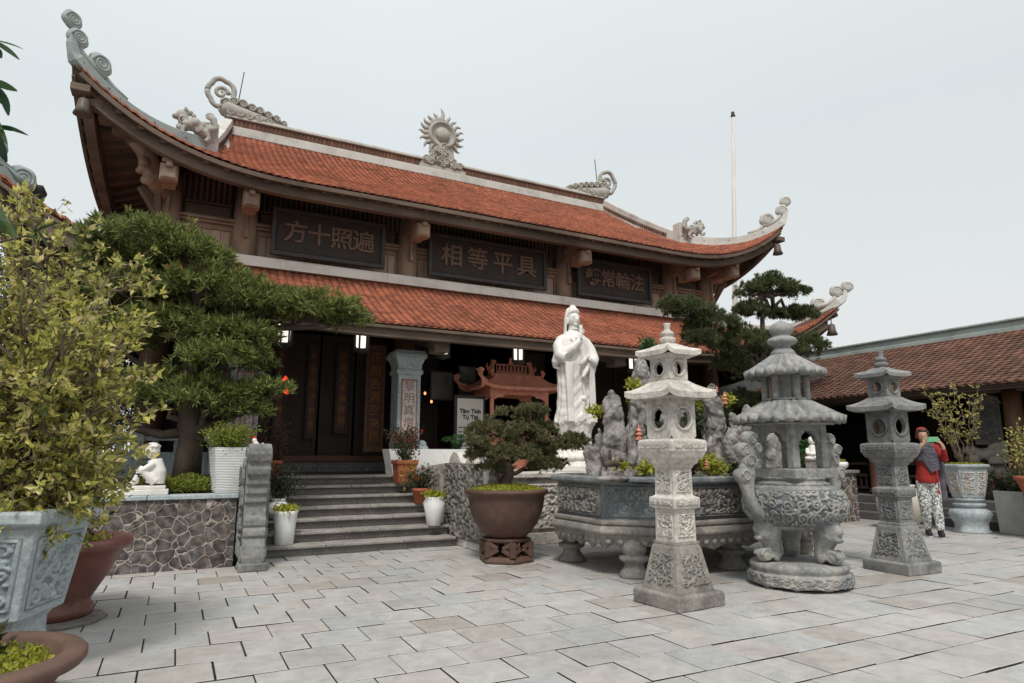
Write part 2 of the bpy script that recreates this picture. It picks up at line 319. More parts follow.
nz=N.new('ShaderNodeTexNoise'); nz.inputs['Scale'].default_value=1.3; nz.inputs['Detail'].default_value=4; L.new(tc.outputs['Generated'],nz.inputs['Vector'])
nm=N.new('ShaderNodeMapRange'); nm.inputs[1].default_value=.3; nm.inputs[2].default_value=.7; nm.inputs[3].default_value=.965; nm.inputs[4].default_value=1.035; L.new(nz.outputs[0],nm.inputs[0])
sc2=N.new('ShaderNodeVectorMath'); sc2.operation='SCALE'; L.new(cr.outputs[0],sc2.inputs[0]); L.new(nm.outputs[0],sc2.inputs['Scale'])
mx=N.new('ShaderNodeMix'); mx.data_type='RGBA'; mx.inputs[0].default_value=.93; L.new(sm_.outputs[0],mx.inputs[6]); L.new(sc2.outputs[0],mx.inputs[7]); L.new(mx.outputs[2],bg.inputs[0]); bg.inputs[1].default_value=1.
sun=bpy.data.lights.new('sun','SUN'); sun.energy=2.7; sun.angle=R(12); sun.color=(1,.95,.88)
so=bpy.data.objects.new('sun',sun); COL.objects.link(so)
so.rotation_euler=Vector((S(SUNAZ)*Cc(SUNEL),Cc(SUNAZ)*Cc(SUNEL),S(SUNEL))).to_track_quat('Z','Y').to_euler()
sc.view_settings.view_transform='Standard'; sc.view_settings.look='None'; sc.view_settings.exposure=0; sc.view_settings.gamma=1
sc.cycles.max_bounces=6; sc.cycles.diffuse_bounces=4; sc.cycles.glossy_bounces=2; sc.cycles.transmission_bounces=3; sc.cycles.transparent_max_bounces=4
# ------------------------------------------------------------------ ground
m=bpy.data.materials.new('paving'); m.use_nodes=True; nt=m.node_tree; N=nt.nodes; L=nt.links; b_=N['Principled BSDF']; b_.inputs['Specular IOR Level'].default_value=.4
tc=N.new('ShaderNodeTexCoord'); g_=N.new('ShaderNodeNewGeometry')
cr=N.new('ShaderNodeValToRGB'); L.new(g_.outputs['Random Per Island'],cr.inputs[0]); e=cr.color_ramp.elements; e[0].color=(.37,.33,.29,1); e[1].color=(.50,.475,.45,1)
for p,c in ((.05,(.42,.385,.35)),(.12,(.46,.44,.415)),(.3,(.47,.465,.45)),(.5,(.51,.49,.47)),(.7,(.45,.455,.45)),(.85,(.48,.455,.425))): x=e.new(p); x.color=lin(c)
def noi(sc_,det,ro=.6,dist=0):
    n=N.new('ShaderNodeTexNoise'); n.inputs['Scale'].default_value=sc_; n.inputs['Detail'].default_value=det; n.inputs['Roughness'].default_value=ro; n.inputs['Distortion'].default_value=dist; L.new(tc.outputs['Object'],n.inputs['Vector']); return n.outputs[0]
def rng_(o,a,b,c,d):
    r=N.new('ShaderNodeMapRange'); [r.inputs[k].__setattr__('default_value',v) for k,v in zip((1,2,3,4),(a,b,c,d))]; L.new(o,r.inputs[0]); return r.outputs[0]
def val(c,v):
    h=N.new('ShaderNodeHueSaturation'); L.new(c,h.inputs['Color']); L.new(v,h.inputs['Value']); return h.outputs[0]
def mixc(f,a,c):
    x=N.new('ShaderNodeMix'); x.data_type='RGBA'; L.new(f,x.inputs[0]); L.new(a,x.inputs[6]); x.inputs[7].default_value=lin(c); return x.outputs[2]
c=val(cr.outputs[0],rng_(noi(.45,8,.7),.3,.7,.66,.96)); nn=noi(7,9,.72,.7); c=val(c,rng_(nn,.25,.75,.82,1.15))
c=mixc(rng_(noi(1.7,10,.75,.3),.56,.74,0,.55),c,(.235,.20,.165)); c=mixc(rng_(noi(34,2),.67,.75,0,.55),c,(.16,.12,.09)); c=mixc(rng_(noi(110,2),.6,.75,0,.35),c,(.22,.2,.18))
L.new(c,b_.inputs['Base Color']); L.new(rng_(nn,.3,.7,.38,.78),b_.inputs['Roughness'])
b2=N.new('ShaderNodeBump'); b2.inputs['Strength'].default_value=.35; b2.inputs['Distance'].default_value=.006; L.new(noi(26,8,.7),b2.inputs['Height']); L.new(b2.outputs[0],b_.inputs['Normal']); MATS['paving']=m
mat('earth',(.16,.14,.11),(.1,.09,.07),.05,.95); mat('joint',(.05,.035,.026),(.02,.016,.013),6,.95,.5,30,stain=(.19,.13,.09),sscale=1.2,samt=.45)
b=B(); b.grid(np.stack(np.meshgrid(np.linspace(-1500,1500,3),np.linspace(-1500,1500,3),[-.05],indexing='ij'),-1)[:,:,0]); struct(b.done('ground','earth'))
b=B(); b.grid(np.stack(np.meshgrid(np.linspace(-14,26,3),np.linspace(-8,20,3),[-.016],indexing='ij'),-1)[:,:,0]); struct(b.done('joint_bed','joint'))
b=B(); g=np.random.default_rng(77); TXs,TYs=.385,.37
for r_ in range(-22,24):
    y0=5.215+r_*TYs; 
    if not -8<y0<12: continue
    gy=.0062+.0028*g.uniform(); off=(r_%2)*TXs/2+g.normal()*.006
    for k in range(-36,62):
        x0=.489+k*TXs+off; 
        if x0<-13.5 or x0>13.4 or (y0>10.2 and -2<x0<12): continue
        w0=.003+.006*g.uniform()**1.4; w1=.002+.003*g.uniform(); h=g.normal()*.0013; tx,ty=g.normal()*.0012,g.normal()*.0012; y1=y0+TYs-gy+g.normal()*.0015; ch=.003
        P=[(x0+w0,y0+gy),(x0+TXs-w1,y0+gy),(x0+TXs-w1,y1),(x0+w0,y1)]; q=[(x,y,h+tx*((x-x0)/.19-1)+ty*((y-y0)/.19-1)) for x,y in P]; s_=[(1,1),(-1,1),(-1,-1),(1,-1)]
        top=[(p[0]+a*ch*1.6,p[1]+c_*ch*1.6,p[2]) for p,(a,c_) in zip(q,s_)]; mid=[(p[0],p[1],p[2]-ch) for p in q]; bot=[(p[0],p[1],-.026) for p in q]
        b.add(top+mid+bot,[(0,1,2,3)]+[(i,i+4,(i+1)%4+4,(i+1)%4) for i in range(4)]+[(i+4,i+8,(i+1)%4+8,(i+1)%4+4) for i in range(4)])
        b.m[-4:]=[1]*4
struct(b.done('courtyard_paving',['paving','joint']))
# crazy-paving stone
def crazy(name,sc_,mort=(.40,.34,.30),st=((.045,.04,.038),(.11,.095,.085),(.075,.075,.08)),wd=.035):
    m=bpy.data.materials.new(name); m.use_nodes=True; nt=m.node_tree; N=nt.nodes; L=nt.links; b_=N['Principled BSDF']; b_.inputs['Roughness'].default_value=.6
    tc=N.new('ShaderNodeTexCoord'); vs=[]
    wn=N.new('ShaderNodeTexNoise'); wn.inputs['Scale'].default_value=sc_*.8; L.new(tc.outputs['Object'],wn.inputs['Vector'])
    ma=N.new('ShaderNodeVectorMath'); ma.operation='MULTIPLY_ADD'; L.new(wn.outputs['Color'],ma.inputs[0]); ma.inputs[1].default_value=(.2/sc_*4,)*3; L.new(tc.outputs['Object'],ma.inputs[2])
    for ft in ('DISTANCE_TO_EDGE','F1'):
        v=N.new('ShaderNodeTexVoronoi'); v.feature=ft; v.inputs['Scale'].default_value=sc_; L.new(ma.outputs[0],v.inputs['Vector']); vs.append(v)
    cr=N.new('ShaderNodeValToRGB'); L.new(vs[1].outputs['Color'],cr.inputs[0]); e=cr.color_ramp.elements; e[0].color=lin(st[0]); e[1].color=lin(st[2]); x=e.new(.5); x.color=lin(st[1])
    nn=N.new('ShaderNodeTexNoise'); nn.inputs['Scale'].default_value=14; nn.inputs['Detail'].default_value=7; L.new(tc.outputs['Object'],nn.inputs['Vector'])
    rr=N.new('ShaderNodeMapRange'); rr.inputs[1].default_value=.3; rr.inputs[2].default_value=.7; rr.inputs[3].default_value=.6; rr.inputs[4].default_value=1.7; L.new(nn.outputs[0],rr.inputs[0]); hs=N.new('ShaderNodeHueSaturation'); L.new(cr.outputs[0],hs.inputs['Color']); L.new(rr.outputs[0],hs.inputs['Value'])
    r=N.new('ShaderNodeMapRange'); r.inputs[1].default_value=wd; r.inputs[2].default_value=wd*2.2; r.inputs[3].default_value=1; r.inputs[4].default_value=0; L.new(vs[0].outputs['Distance'],r.inputs[0])
    mx=N.new('ShaderNodeMix'); mx.data_type='RGBA'; L.new(r.outputs[0],mx.inputs[0]); L.new(hs.outputs[0],mx.inputs[6]); mx.inputs[7].default_value=lin(mort); 
    h3=N.new('ShaderNodeHueSaturation'); L.new(mx.outputs[2],h3.inputs['Color']); L.new(rr.outputs[0],h3.inputs['Value']); L.new(h3.outputs[0],b_.inputs['Base Color'])
    bp=N.new('ShaderNodeBump'); bp.invert=True; bp.inputs['Strength'].default_value=.9; bp.inputs['Distance'].default_value=.02; L.new(r.outputs[0],bp.inputs['Height'])
    b2=N.new('ShaderNodeBump'); b2.inputs['Strength'].default_value=.5; b2.inputs['Distance'].default_value=.01; L.new(nn.outputs[0],b2.inputs['Height']); L.new(bp.outputs[0],b2.inputs['Normal']); L.new(b2.outputs[0],b_.inputs['Normal']); MATS[name]=m
crazy('crazy_stone',7.6,(.31,.265,.23),((.03,.027,.027),(.085,.07,.062),(.055,.055,.058)),.024); crazy('crazy_stone_small',6.5,(.30,.26,.22))
# ------------------------------------------------------------------ tiles laid on a surface
def lay_tile(b,f,a,w,d,l,jit=.0):
    j=random.uniform(-jit,jit); z0=.0; z1=.03+j; k=.92
    P=[]
    for aa,dd,zz in ((a-w/2*k,d+l*1.5,z0),(a,d+l*1.5,z0+.014),(a+w/2*k,d+l*1.5,z0),(a-w/2*k,d+l*.22,z1),(a,d-l*.08,z1+.016),(a+w/2*k,d+l*.22,z1),(a-w/2*k,d+l*.22,z1-.032),(a,d-l*.08,z1-.02),(a+w/2*k,d+l*.22,z1-.032)):
        p=f(aa,dd); P.append((p[0],p[1],p[2]+zz))
    b.add(P,[(0,3,4,1),(1,4,5,2),(3,6,7,4),(4,7,8,5)])
clip=lambda x:max(0.,min(1.,x))
class Roof:
    def __init__(s,dy0,u0,run,uin,din,z0,rise,lift,fu,fd,pu,conc,ks,bow=.18,wp=2.):
        s.__dict__.update(locals())
    def zb(s,d): t=d/s.run; return s.z0+s.rise*(t*(1-s.conc)+s.conc*t*t)
    def W(s,d): return max(0,1-max(d,0)/s.run)**s.wp
    def Lf(s,u): return s.lift*clip((abs(u)-s.fu)/(s.u0+s.bow-s.fu))**s.pu
    def Ld(s,y): return s.lift*clip((abs(y)-s.fd)/(s.dy0+s.bow-s.fd))**s.pu
    def yb(s,u): return s.dy0+s.bow*clip((abs(u)-4)/(s.u0-4))**2
    def ub(s,y): return s.u0+s.bow*clip((abs(y)-s.fd)/(s.dy0-s.fd))**2
    def front(s,u,d,sg=-1,off=0):   # local x, world Y
        return (u,14.6+sg*(s.yb(u)-d),s.zb(d)+s.Lf(u)*s.W(d)+off)
    def side(s,y,d,sg=1,off=0):
        return (sg*(s.ub(y)-d),14.6+y,s.zb(d*s.ks)+s.Ld(y)*s.W(d*s.ks)+off)
    def dmaxf(s,u):                 # how far up the front sheet reaches
        a=abs(u); U=s.u0+s.bow
        if a<=s.uin: return s.yb(u)-s.top0(a)
        return s.yb(u)-(s.din+(a-s.uin)/(U-s.uin)*(s.dy0+s.bow-s.din))
    def dmaxs(s,y):
        a=abs(y)
        if a<=s.din: return s.ub(y)-s.uin
        return s.ub(y)-(s.uin+(a-s.din)/(s.dy0+s.bow-s.din)*(s.u0+s.bow-s.uin))
UR=Roof(4.2,7.04,4.2,5.37,2.78,5.64,2.56,1.10,3.6,.8,3.,.2,.85)
UR.top0=lambda a: 0 if a<=5.0 else (a-5.0)/.37*2.78
LR=Roof(5.2,7.65,2.1,6.05,3.1,3.2,1.17,1.42,2.6,.4,2.6,.15,2.1/1.6,.1,1.5)
LR.top0=lambda a:3.1
def tsheet(b,rf,pitch=.128,row=.105,sides=True):
    U=rf.u0+rf.bow; n=int(2*U/pitch)
    for sg in (-1,1):
        for i in range(n):
            u=-U+pitch*(i+.5); dm=rf.dmaxf(u); k=0
            if abs(u)>U-.05: continue
            while k*row<dm-.03: lay_tile(b,lambda a,d:rf.front(max(-U,min(U,a)),min(d,dm+.1),sg),u+((k%2)*.0),pitch,k*row,row,.006); k+=1
    Y=rf.dy0+rf.bow; n=int(2*Y/pitch)
    for sg in (-1,1):
        for i in range(n):
            y=-Y+pitch*(i+.5); dm=rf.dmaxs(y); k=0
            while k*row<dm-.03: lay_tile(b,lambda a,d:rf.side(a,min(d,dm+.1),sg),y,pitch,k*row,row,.006); k+=1
def soffit(b,rf,depth,off=-.07,th=0):
    U=rf.u0+rf.bow-.02; Y=rf.dy0+rf.bow-.02
    for sg in (-1,1):
        us=np.linspace(-U,U,61); P=np.array([[rf.front(u,t*min(depth,rf.dmaxf(u))+.02,sg,off) for t in np.linspace(0,1,9)] for u in us]); b.grid(P,False)
        ys=np.linspace(-Y,Y,45); P=np.array([[rf.side(y,t*min(depth,rf.dmaxs(y))+.02,sg,off) for t in np.linspace(0,1,9)] for y in ys]); b.grid(P,False)
def underlay(b,rf,off=-.012):
    U=rf.u0+rf.bow; Y=rf.dy0+rf.bow
    for sg in (-1,1):
        P=np.array([[rf.front(u,t*rf.dmaxf(u),sg,off) for t in np.linspace(0,1,13)] for u in np.linspace(-U,U,61)]); b.grid(P,False)
        P=np.array([[rf.side(y,t*rf.dmaxs(y),sg,off) for t in np.linspace(0,1,9)] for y in np.linspace(-Y,Y,45)]); b.grid(P,False)
def along(rf,d,off,n=60,kind='f',sg=-1,lim=None):
    if kind=='f':
        U=rf.u0+rf.bow-d if lim is None else lim; return [rf.front(u,d,sg,off) for u in np.linspace(-U,U,n)]
    Y=rf.dy0+rf.bow-d if lim is None else lim; return [rf.side(y,d,sg,off) for y in np.linspace(-Y,Y,n)]
XC=5.475
TEMPLE=thing('temple','large wooden temple with double curved orange tiled roof and dark open hall','temple',(XC,14.6,0))
def TB():
    b=B(); b.T=lambda p:(p[0],p[1]-14.6,p[2]); return b
# ---- upper roof
b=TB(); tsheet(b,UR); underlay(b,UR); RU=b.done('upper_roof','tile',TEMPLE)
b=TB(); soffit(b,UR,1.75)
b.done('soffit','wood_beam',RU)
b=TB()                                                        # rafters under the eaves
for sg in (-1,1):
    for u in np.arange(-6.9,6.95,.3):
        dm=min(1.5,UR.dmaxf(u)-.05)
        if dm>.3: b.beam(UR.front(u,.06,sg,-.115),UR.front(u,dm,sg,-.115),.085,.085)
    for y in np.arange(-4.2,4.25,.3):
        dm=min(1.3,UR.dmaxs(y)-.05)
        if dm>.3: b.beam(UR.side(y,.06,sg,-.115),UR.side(y,dm,sg,-.115),.085,.085)
b.done('rafters','wood_beam',RU)
b=TB()
for sg in (-1,1):
    b.ribbon(along(UR,.03,-.115,60,'f',sg,UR.u0+.08),.05,.07); b.ribbon(along(UR,.03,-.115,40,'s',sg,UR.dy0+.08),.05,.07)
b.done('eave_board','wood_beam',RU)
b=TB()
for sg in (-1,1):
    b.ribbon(along(UR,.2,-.35,60,'f',sg,6.98),.14,.25); b.ribbon(along(UR,.2,-.35,40,'s',sg,4.15),.14,.25)
b.done('eave_beam','wood_beam',RU,bevel=.01)
for sx in (-1,1):                                             # gable walls
    b=TB(); pts=[(14.6-2.78,UR.zb(1.42)-.1),(14.6,UR.zb(4.2)+.1),(14.6+2.78,UR.zb(1.42)-.1)]; b.prism(pts,sx*5.0,sx*5.12); b.done('gable','ridge',RU)
# ridge
b=TB(); b.box(-5.1,5.1,14.43,14.77,8.12,8.33); b.box(-5.05,5.05,14.47,14.73,8.54,8.60); b.box(-5.0,5.0,14.51,14.69,8.60,8.63); RD=b.done('ridge','ridge',RU,bevel=.012)
b=TB(); b.box(-5.0,5.0,14.52,14.68,8.33,8.54)
for i in range(110):
    x=-4.95+i*.09; b.box(x,x+.05,14.505,14.52,8.36,8.51)
b.done('lattice','tile_old',RD)
def curl(b,c,r,sx,t=.07,n=26,turns=1.6,rad=None,plane=(1,0)):
    """spiral cloud curl standing in the vertical plane along (px,py)"""
    path=[];rr=[]
    for i in range(n):
        a=i/(n-1)*turns*2*PI; q=r*(1-.85*i/(n-1)); path.append((c[0]+sx*q*Cc(a)*plane[0],c[1]+sx*q*Cc(a)*plane[1],c[2]+q*S(a))); rr.append((rad or r*.28)*(1-.35*i/(n-1)))
    b.tube(path,rr,8)
def cloud_head(b,c,r,plane=(1,0)):
    """round cloud disc with a carved spiral, standing in the plane (px,py)"""
    px,py=plane; q=math.hypot(px,py); px/=q; py/=q
    lob=lambda a:1+.10*abs(Cc(2.5*a+.6))
    b.loft([[(c[0]+px*r*f*lob(a)*Cc(a)-py*y,c[1]+py*r*f*lob(a)*Cc(a)+px*y,c[2]+r*f*lob(a)*S(a)) for a in np.linspace(0,2*PI,28,endpoint=False)] for f,y in ((.2,-r*.42),(.8,-r*.38),(.98,-r*.2),(1,0),(.98,r*.2),(.8,r*.38),(.2,r*.42))],True)
    for w in (-1,1): curl(b,(c[0]-py*w*r*.40,c[1]+px*w*r*.40,c[2]),r*.78,1,n=34,turns=2.3,rad=r*.10,plane=(px,py))
# finials at the ends of the main ridge: open cloud ring with a trailing scroll
for sx in (-1,1):
    b=TB(); x0=sx*5.10; cz=9.12
    ring=[]
    for i in range(40):
        a=2*PI*i/39; q=.27+.035*abs(Cc(2.5*a)); ring.append((x0+sx*.10+sx*q*Cc(a)*.92,14.6,cz+q*S(a)*1.12))
    b.tube(ring,.058,8); curl(b,(x0+sx*.10,14.6,cz),.15,-sx,turns=1.3,rad=.05)
    b.tube([(x0+sx*.06,14.6,cz-.25),(x0-sx*.02,14.6,8.78),(x0-sx*.2,14.6,8.72),(x0-sx*.6,14.6,8.68),(x0-sx*1.3,14.6,8.62)],[.12,.19,.19,.15,.05],10)
    for k,(dx,dz,q) in enumerate(((.02,.80,.15),(.18,.88,.13),(.36,.86,.14),(.55,.82,.13),(.72,.80,.12),(.9,.74,.12),(1.08,.70,.11),(.1,.62,.15),(.3,.62,.15),(.5,.60,.14),(.7,.60,.13),(.92,.6,.11),(1.25,.64,.085),(-.02,.68,.12))):
        c=(x0-sx*dx,14.6,8.05+dz); b.ell(c,(q*.95,q*1.0,q*.9),12,8)
        for w in (-1,1): curl(b,(c[0],14.6+w*q*.92,c[2]),q*.72,sx,n=20,rad=q*.2)
    b.done('ridge_finial','ornament',RU)
    b=TB(); b.tube([(x0-sx*.25,14.6,8.9),(x0-sx*.33,14.6,9.75)],.012,6); b.done('lightning_rod','metal_dark',RU)
# the sun emblem in the middle of the ridge
b=TB(); yy=14.52
b.box(-.62,.62,14.45,14.75,8.25,8.42); hh=[(-.6,.0),(-.52,.22),(-.36,.25),(-.3,.45),(-.14,.6),(.14,.6),(.3,.45),(.36,.25),(.52,.22),(.6,0)]
b.prism([(x,8.4+z) for x,z in hh],14.5,14.7,'y')
g=np.random.default_rng(4)
for i in range(26):
    x=g.uniform(-.5,.5); z=8.45+g.uniform(0,max(.05,.55-abs(x)*.9)); q=g.uniform(.07,.12); b.ell((x,14.5,z),(q,.07,q),10,7); curl(b,(x,14.43,z),q*.8,1,rad=q*.2); b.ell((x,14.7,z),(q,.07,q),8,5)
cz=9.35
for i in range(17):
    a=-.95+i/16*(PI+1.9) ; a0=a; p=[]
    for k in range(6):
        t=k/5; ln=.36+(.40 if i==8 else .27)*t*1.0; wv=.05*S(t*5.5+i)*t; p.append((ln*Cc(a)+wv*-S(a),14.6,cz+ln*S(a)+wv*Cc(a)))
    b.tube(p,[.065,.07,.055,.045,.03,.008],6)
    p=[((.36+.12*t)*Cc(a+.09+.02*t),14.6,cz+(.36+.12*t)*S(a+.09)) for t in (0,.5,1)]; b.tube(p,[.05,.04,.01],6)
b.lathe([(.01,-.07),(.33,-.07),(.39,-.04),(.39,.04),(.33,.07),(.01,.07)],28,(0,0,0)) if 0 else None
def disc(b,c,r,prof,n=28):   # lathe about the y axis
    b.loft([[(c[0]+q*r*Cc(2*PI*j/n),c[1]+dy,c[2]+q*r*S(2*PI*j/n)) for j in range(n)] for q,dy in prof],True)
disc(b,(0,14.6,cz),.40,[(.05,-.06),(.72,-.06),(.78,-.11),(.88,-.11),(.95,-.07),(1,0),(.95,.07),(.88,.11),(.78,.11),(.72,.06),(.05,.06)])
b.ell((0,14.55,cz),(.2,.13,.2),16,10); b.done('sun_emblem','ornament',RU)
# descending ridges, beasts, hip ridges with horns
def hip(rf,sx,sy,z_extra,horn,nm,par,ballr,hw=.17,hh=.24,cw=1.):
    b=TB(); path=[];wd=[];ht=[]
    U=rf.u0+rf.bow; Y=rf.dy0+rf.bow
    for i in range(15):
        s=i/14; u=rf.uin+(U-rf.uin)*s; d=rf.dmaxf(u); p=rf.front(sx*u,max(d,0),sy,-.03); path.append(p); wd.append(hw); ht.append(hh*(1-.35*s))
    x,y,z=path[-1]
    for dx,dz in horn: path.append((x+sx*dx,y+sy*dx*.85,z+dz)); wd.append(hw*.8*(1-.5*dz/horn[-1][1])); ht.append(hh*.62*(1-.55*dz/horn[-1][1]))
    b.ribbon(path,wd,ht)
    o=b.done(nm,'ridge' if not(sx<0) else 'ridge_green_shade',par,bevel=.015)  # left hips: shade on the white ridge is put into the colour as grey-green
    pl=np.array([sx*.75,sy*.66]); b=TB(); pl2=(-S(TH)*0+Cc(TH)*0+.8*sx*1., .6*sy)
    e=path[-1]; cloud_head(b,(e[0]+sx*.02,e[1],e[2]+ballr*.6),ballr*1.15,(.78*sx,.62*sy))
    for s_,st,q in ((.80,.20,1.5),(.93,.24,1.25)):
        i=int(s_*14); p=path[i]; top=(p[0]+sx*.10,p[1]+sy*.08,p[2]+.2+st)
        b.tube([(p[0]-sx*.25,p[1]-sy*.2,p[2]+.12),(p[0]-sx*.08,p[1]-sy*.06,p[2]+.2),(p[0]+sx*.04,p[1]+sy*.03,p[2]+.30),top],[.05,.055,.05,.04],8)
        cloud_head(b,(top[0],top[1],top[2]+.05),ballr*q,(.78*sx,.62*sy))
    b.done('cloud_curl','ridge' if not(sx<0) else 'ridge_green_shade',o)  # left curls carry the same painted shade as their hip
    return path
def bell(b,p,s=1.):
    b.tube([(p[0],p[1],p[2]),(p[0],p[1],p[2]-.14*s)],.012,6)
    b.lathe([(.03*s,-.14*s),(.07*s,-.17*s),(.085*s,-.3*s),(.12*s,-.40*s),(.09*s,-.40*s)],14,p)
def beast(b,c,s,sx):   # small lion-dog rearing on the hip
    x,y,z=c
    b.tube([(x+sx*.28*s,y,z+.15*s),(x+sx*.05*s,y,z+.30*s),(x-sx*.18*s,y,z+.38*s)],[.13*s,.16*s,.12*s],10)
    b.ell((x-sx*.28*s,y,z+.50*s),(.15*s,.14*s,.15*s)); b.ell((x-sx*.42*s,y,z+.46*s),(.08*s,.08*s,.07*s))
    for w in (-1,1):
        b.tube([(x-sx*.15*s,y+w*.09*s,z+.3*s),(x-sx*.25*s,y+w*.1*s,z+.12*s),(x-sx*.22*s,y+w*.1*s,z-.05*s)],[.06*s,.05*s,.055*s])
        b.tube([(x+sx*.25*s,y+w*.09*s,z+.18*s),(x+sx*.32*s,y+w*.1*s,z+.02*s),(x+sx*.25*s,y+w*.1*s,z-.08*s)],[.09*s,.05*s,.06*s])
        b.ell((x-sx*.22*s,y+w*.1*s,z+.64*s),(.04*s,.03*s,.07*s))
    for k in range(7): a=k/6*PI*.9; b.ell((x-sx*(.2-.2*S(a))*s,y,z+(.42+.22*Cc(a))*s),.06*s)
    b.tube([(x+sx*.3*s,y,z+.2*s),(x+sx*.45*s,y,z+.35*s),(x+sx*.38*s,y,z+.58*s),(x+sx*.28*s,y,z+.66*s)],[.05*s,.07*s,.09*s,.03*s]); curl(b,(x+sx*.3*s,y,z+.62*s),.1*s,1,rad=.03*s)
for sx in (-1,1):
    for sy in (-1,1):
        b=TB(); p=[]; 
        for i in range(9):
            s=i/8; u=5.02+.35*s; dy=2.78*s; d=4.2-dy; p.append((sx*u,14.6+sy*dy,UR.zb(d)-.03+.05*(1-s)))
        b.ribbon(p,.22,.30); b.box(sx*5.37-.13,sx*5.37+.13,14.6+sy*2.78-.13,14.6+sy*2.78+.13,6.2,6.95)
        dr=b.done('gable_ridge','ridge',RU,bevel=.015)
        b=TB()
        for i in range(34):
            t=i/34*.86+.03; u=5.02+.35*t; dy=2.78*t; z=UR.zb(4.2-dy); b.box(sx*u-.125,sx*u+.125,14.6+sy*dy-.035,14.6+sy*dy+.02,z+.10,z+.2)
        b.done('lattice','tile_old',dr)
        hip(UR,sx,sy,0,[(.03,.09),(.06,.24),(.06,.40),(.03,.54)],'hip_ridge',RU,.11)
        b=TB(); c=UR.front(sx*5.62,UR.dmaxf(5.62),sy,.16); beast(b,c,.72,-sx)
        for k in range(9): q_=.045+.02*((k*5)%3); b.ell((c[0]+(-.3+.075*k)*-1*sx*.8,c[1]+(.07 if k%2 else -.07),c[2]+.12+.13*abs(S(k*1.9))),q_); curl(b,(c[0]+(-.3+.075*k)*-1*sx*.8,c[1]-.1,c[2]+.12+.13*abs(S(k*1.9))),q_,1,rad=.014)
        b.done('roof_beast','ornament',RU,remesh=.014,smooth=1)
        t=UR.front(sx*7.05,.05,sy,0); b=TB(); bell(b,(t[0]+sx*-.02,t[1]-sy*.05,t[2]-.22),1.); b.done('wind_bell','bell_metal',RU)
        # hip rafter with stepped blocks and carved head under each corner
        b=TB(); pts=[]
        for i in range(9):
            s=i/8; u=5.75+(7.08-5.75)*s; q=(u-5.37)/(7.22-5.37); dy=2.78+q*1.6; f=UR.front(sx*u,UR.yb(u)-dy,sy,-.36+.12*s); pts.append(f)
        b.ribbon(pts,.2,[.26,.26,.25,.24,.23,.22,.2,.18,.15])
        for i,f in enumerate(pts[1:]):
            b.box(f[0]-.12,f[0]+.12,f[1]-.12,f[1]+.12,f[2]-.09,f[2]+.02)
        b.done('hip_rafter','wood_beam',RU,bevel=.01)
        b=TB(); p0=pts[3]; X0=sx*5.9; Y0=14.6+sy*2.97; g=np.random.default_rng(5)
        b.tube([(X0,Y0,5.35),((X0+p0[0])/2,(Y0+p0[1])/2,5.5),(p0[0],p0[1],p0[2]-.08),(p0[0]+sx*.2,p0[1]+sy*.17,p0[2]+.0)],[.12,.15,.16,.09],10)
        for k in range(16): t=g.uniform(.5,1.1); b.ell((X0+(p0[0]-X0)*t+g.uniform(-.1,.1),Y0+(p0[1]-Y0)*t+g.uniform(-.1,.1),5.4+.4*t*.6+g.uniform(-.1,.1)),g.uniform(.05,.09))
        b.done('carved_corner_bracket','wood_grey',TEMPLE,remesh=.025,smooth=2)
        b=TB()
        for k in (-1,1): b.beam((X0+k*.1*sx,Y0,4.75),((X0+p0[0])/2+sx*.1+k*.12,(Y0+p0[1])/2,5.45),.1,.13)
        b.done('corner_strut','wood_beam',TEMPLE,bevel=.01)
# ---- upper storey posts, brackets, walls
PU=[-5.9,-4.70,-1.775,1.775,4.725,5.9]
for sy in (-1,1):
    for u in PU:
        b=TB(); Y=14.6+sy*2.97; b.lathe([(.2,4.3),(.205,5.0),(.18,5.85)],18,(u,Y,0)); b.done('upper_post','wood_grey',TEMPLE)
        f=UR.front(u,.5,sy,0); b=TB()
        b.beam((u,Y+sy*-.1,5.50+.6*(f[2]-5.9)),(u,f[1]+sy*.0-0,f[2]-.38),.16,.24,w2=.2,h2=.26)
        g=f[1]-.22*(1 if sy<0 else -1); zt=f[2]-.46
        b.loft([[(u+q*Cc(a),yy,zt-.17+q*1.05*S(a)) for a in np.linspace(PI/4,PI/4+2*PI,4,endpoint=False)] for q,yy in ((.13,g+sy*.03),(.18,g-sy*.02),(.185,g-sy*.14),(.15,g-sy*.3),(.14,g-sy*.5))],False)
        b.ell((u,g+sy*.05,zt-.08),(.06,.05,.05),8,6); b.ell((u-.07,g,zt+.0),(.04,.06,.04),8,6); b.ell((u+.07,g,zt+.0),(.04,.06,.04),8,6); b.box(u-.05,u+.05,g-.06,g+.06,zt-.05,zt+.16)
        b.beam((u,Y+sy*.22,4.95),(u,Y+sy*.22,5.4),.07,.05); b.beam((u,Y+sy*.24,4.85),(u,Y+sy*.24,5.0),.1,.07)
        b.done('bracket','wood_grey',TEMPLE,bevel=.02)
for y in (12.9,14.6,16.3):
    for sx in (-1,1): b=TB(); b.lathe([(.2,4.3),(.18,5.85)],16,(sx*5.9,y,0)); b.done('upper_post','wood_grey',TEMPLE)
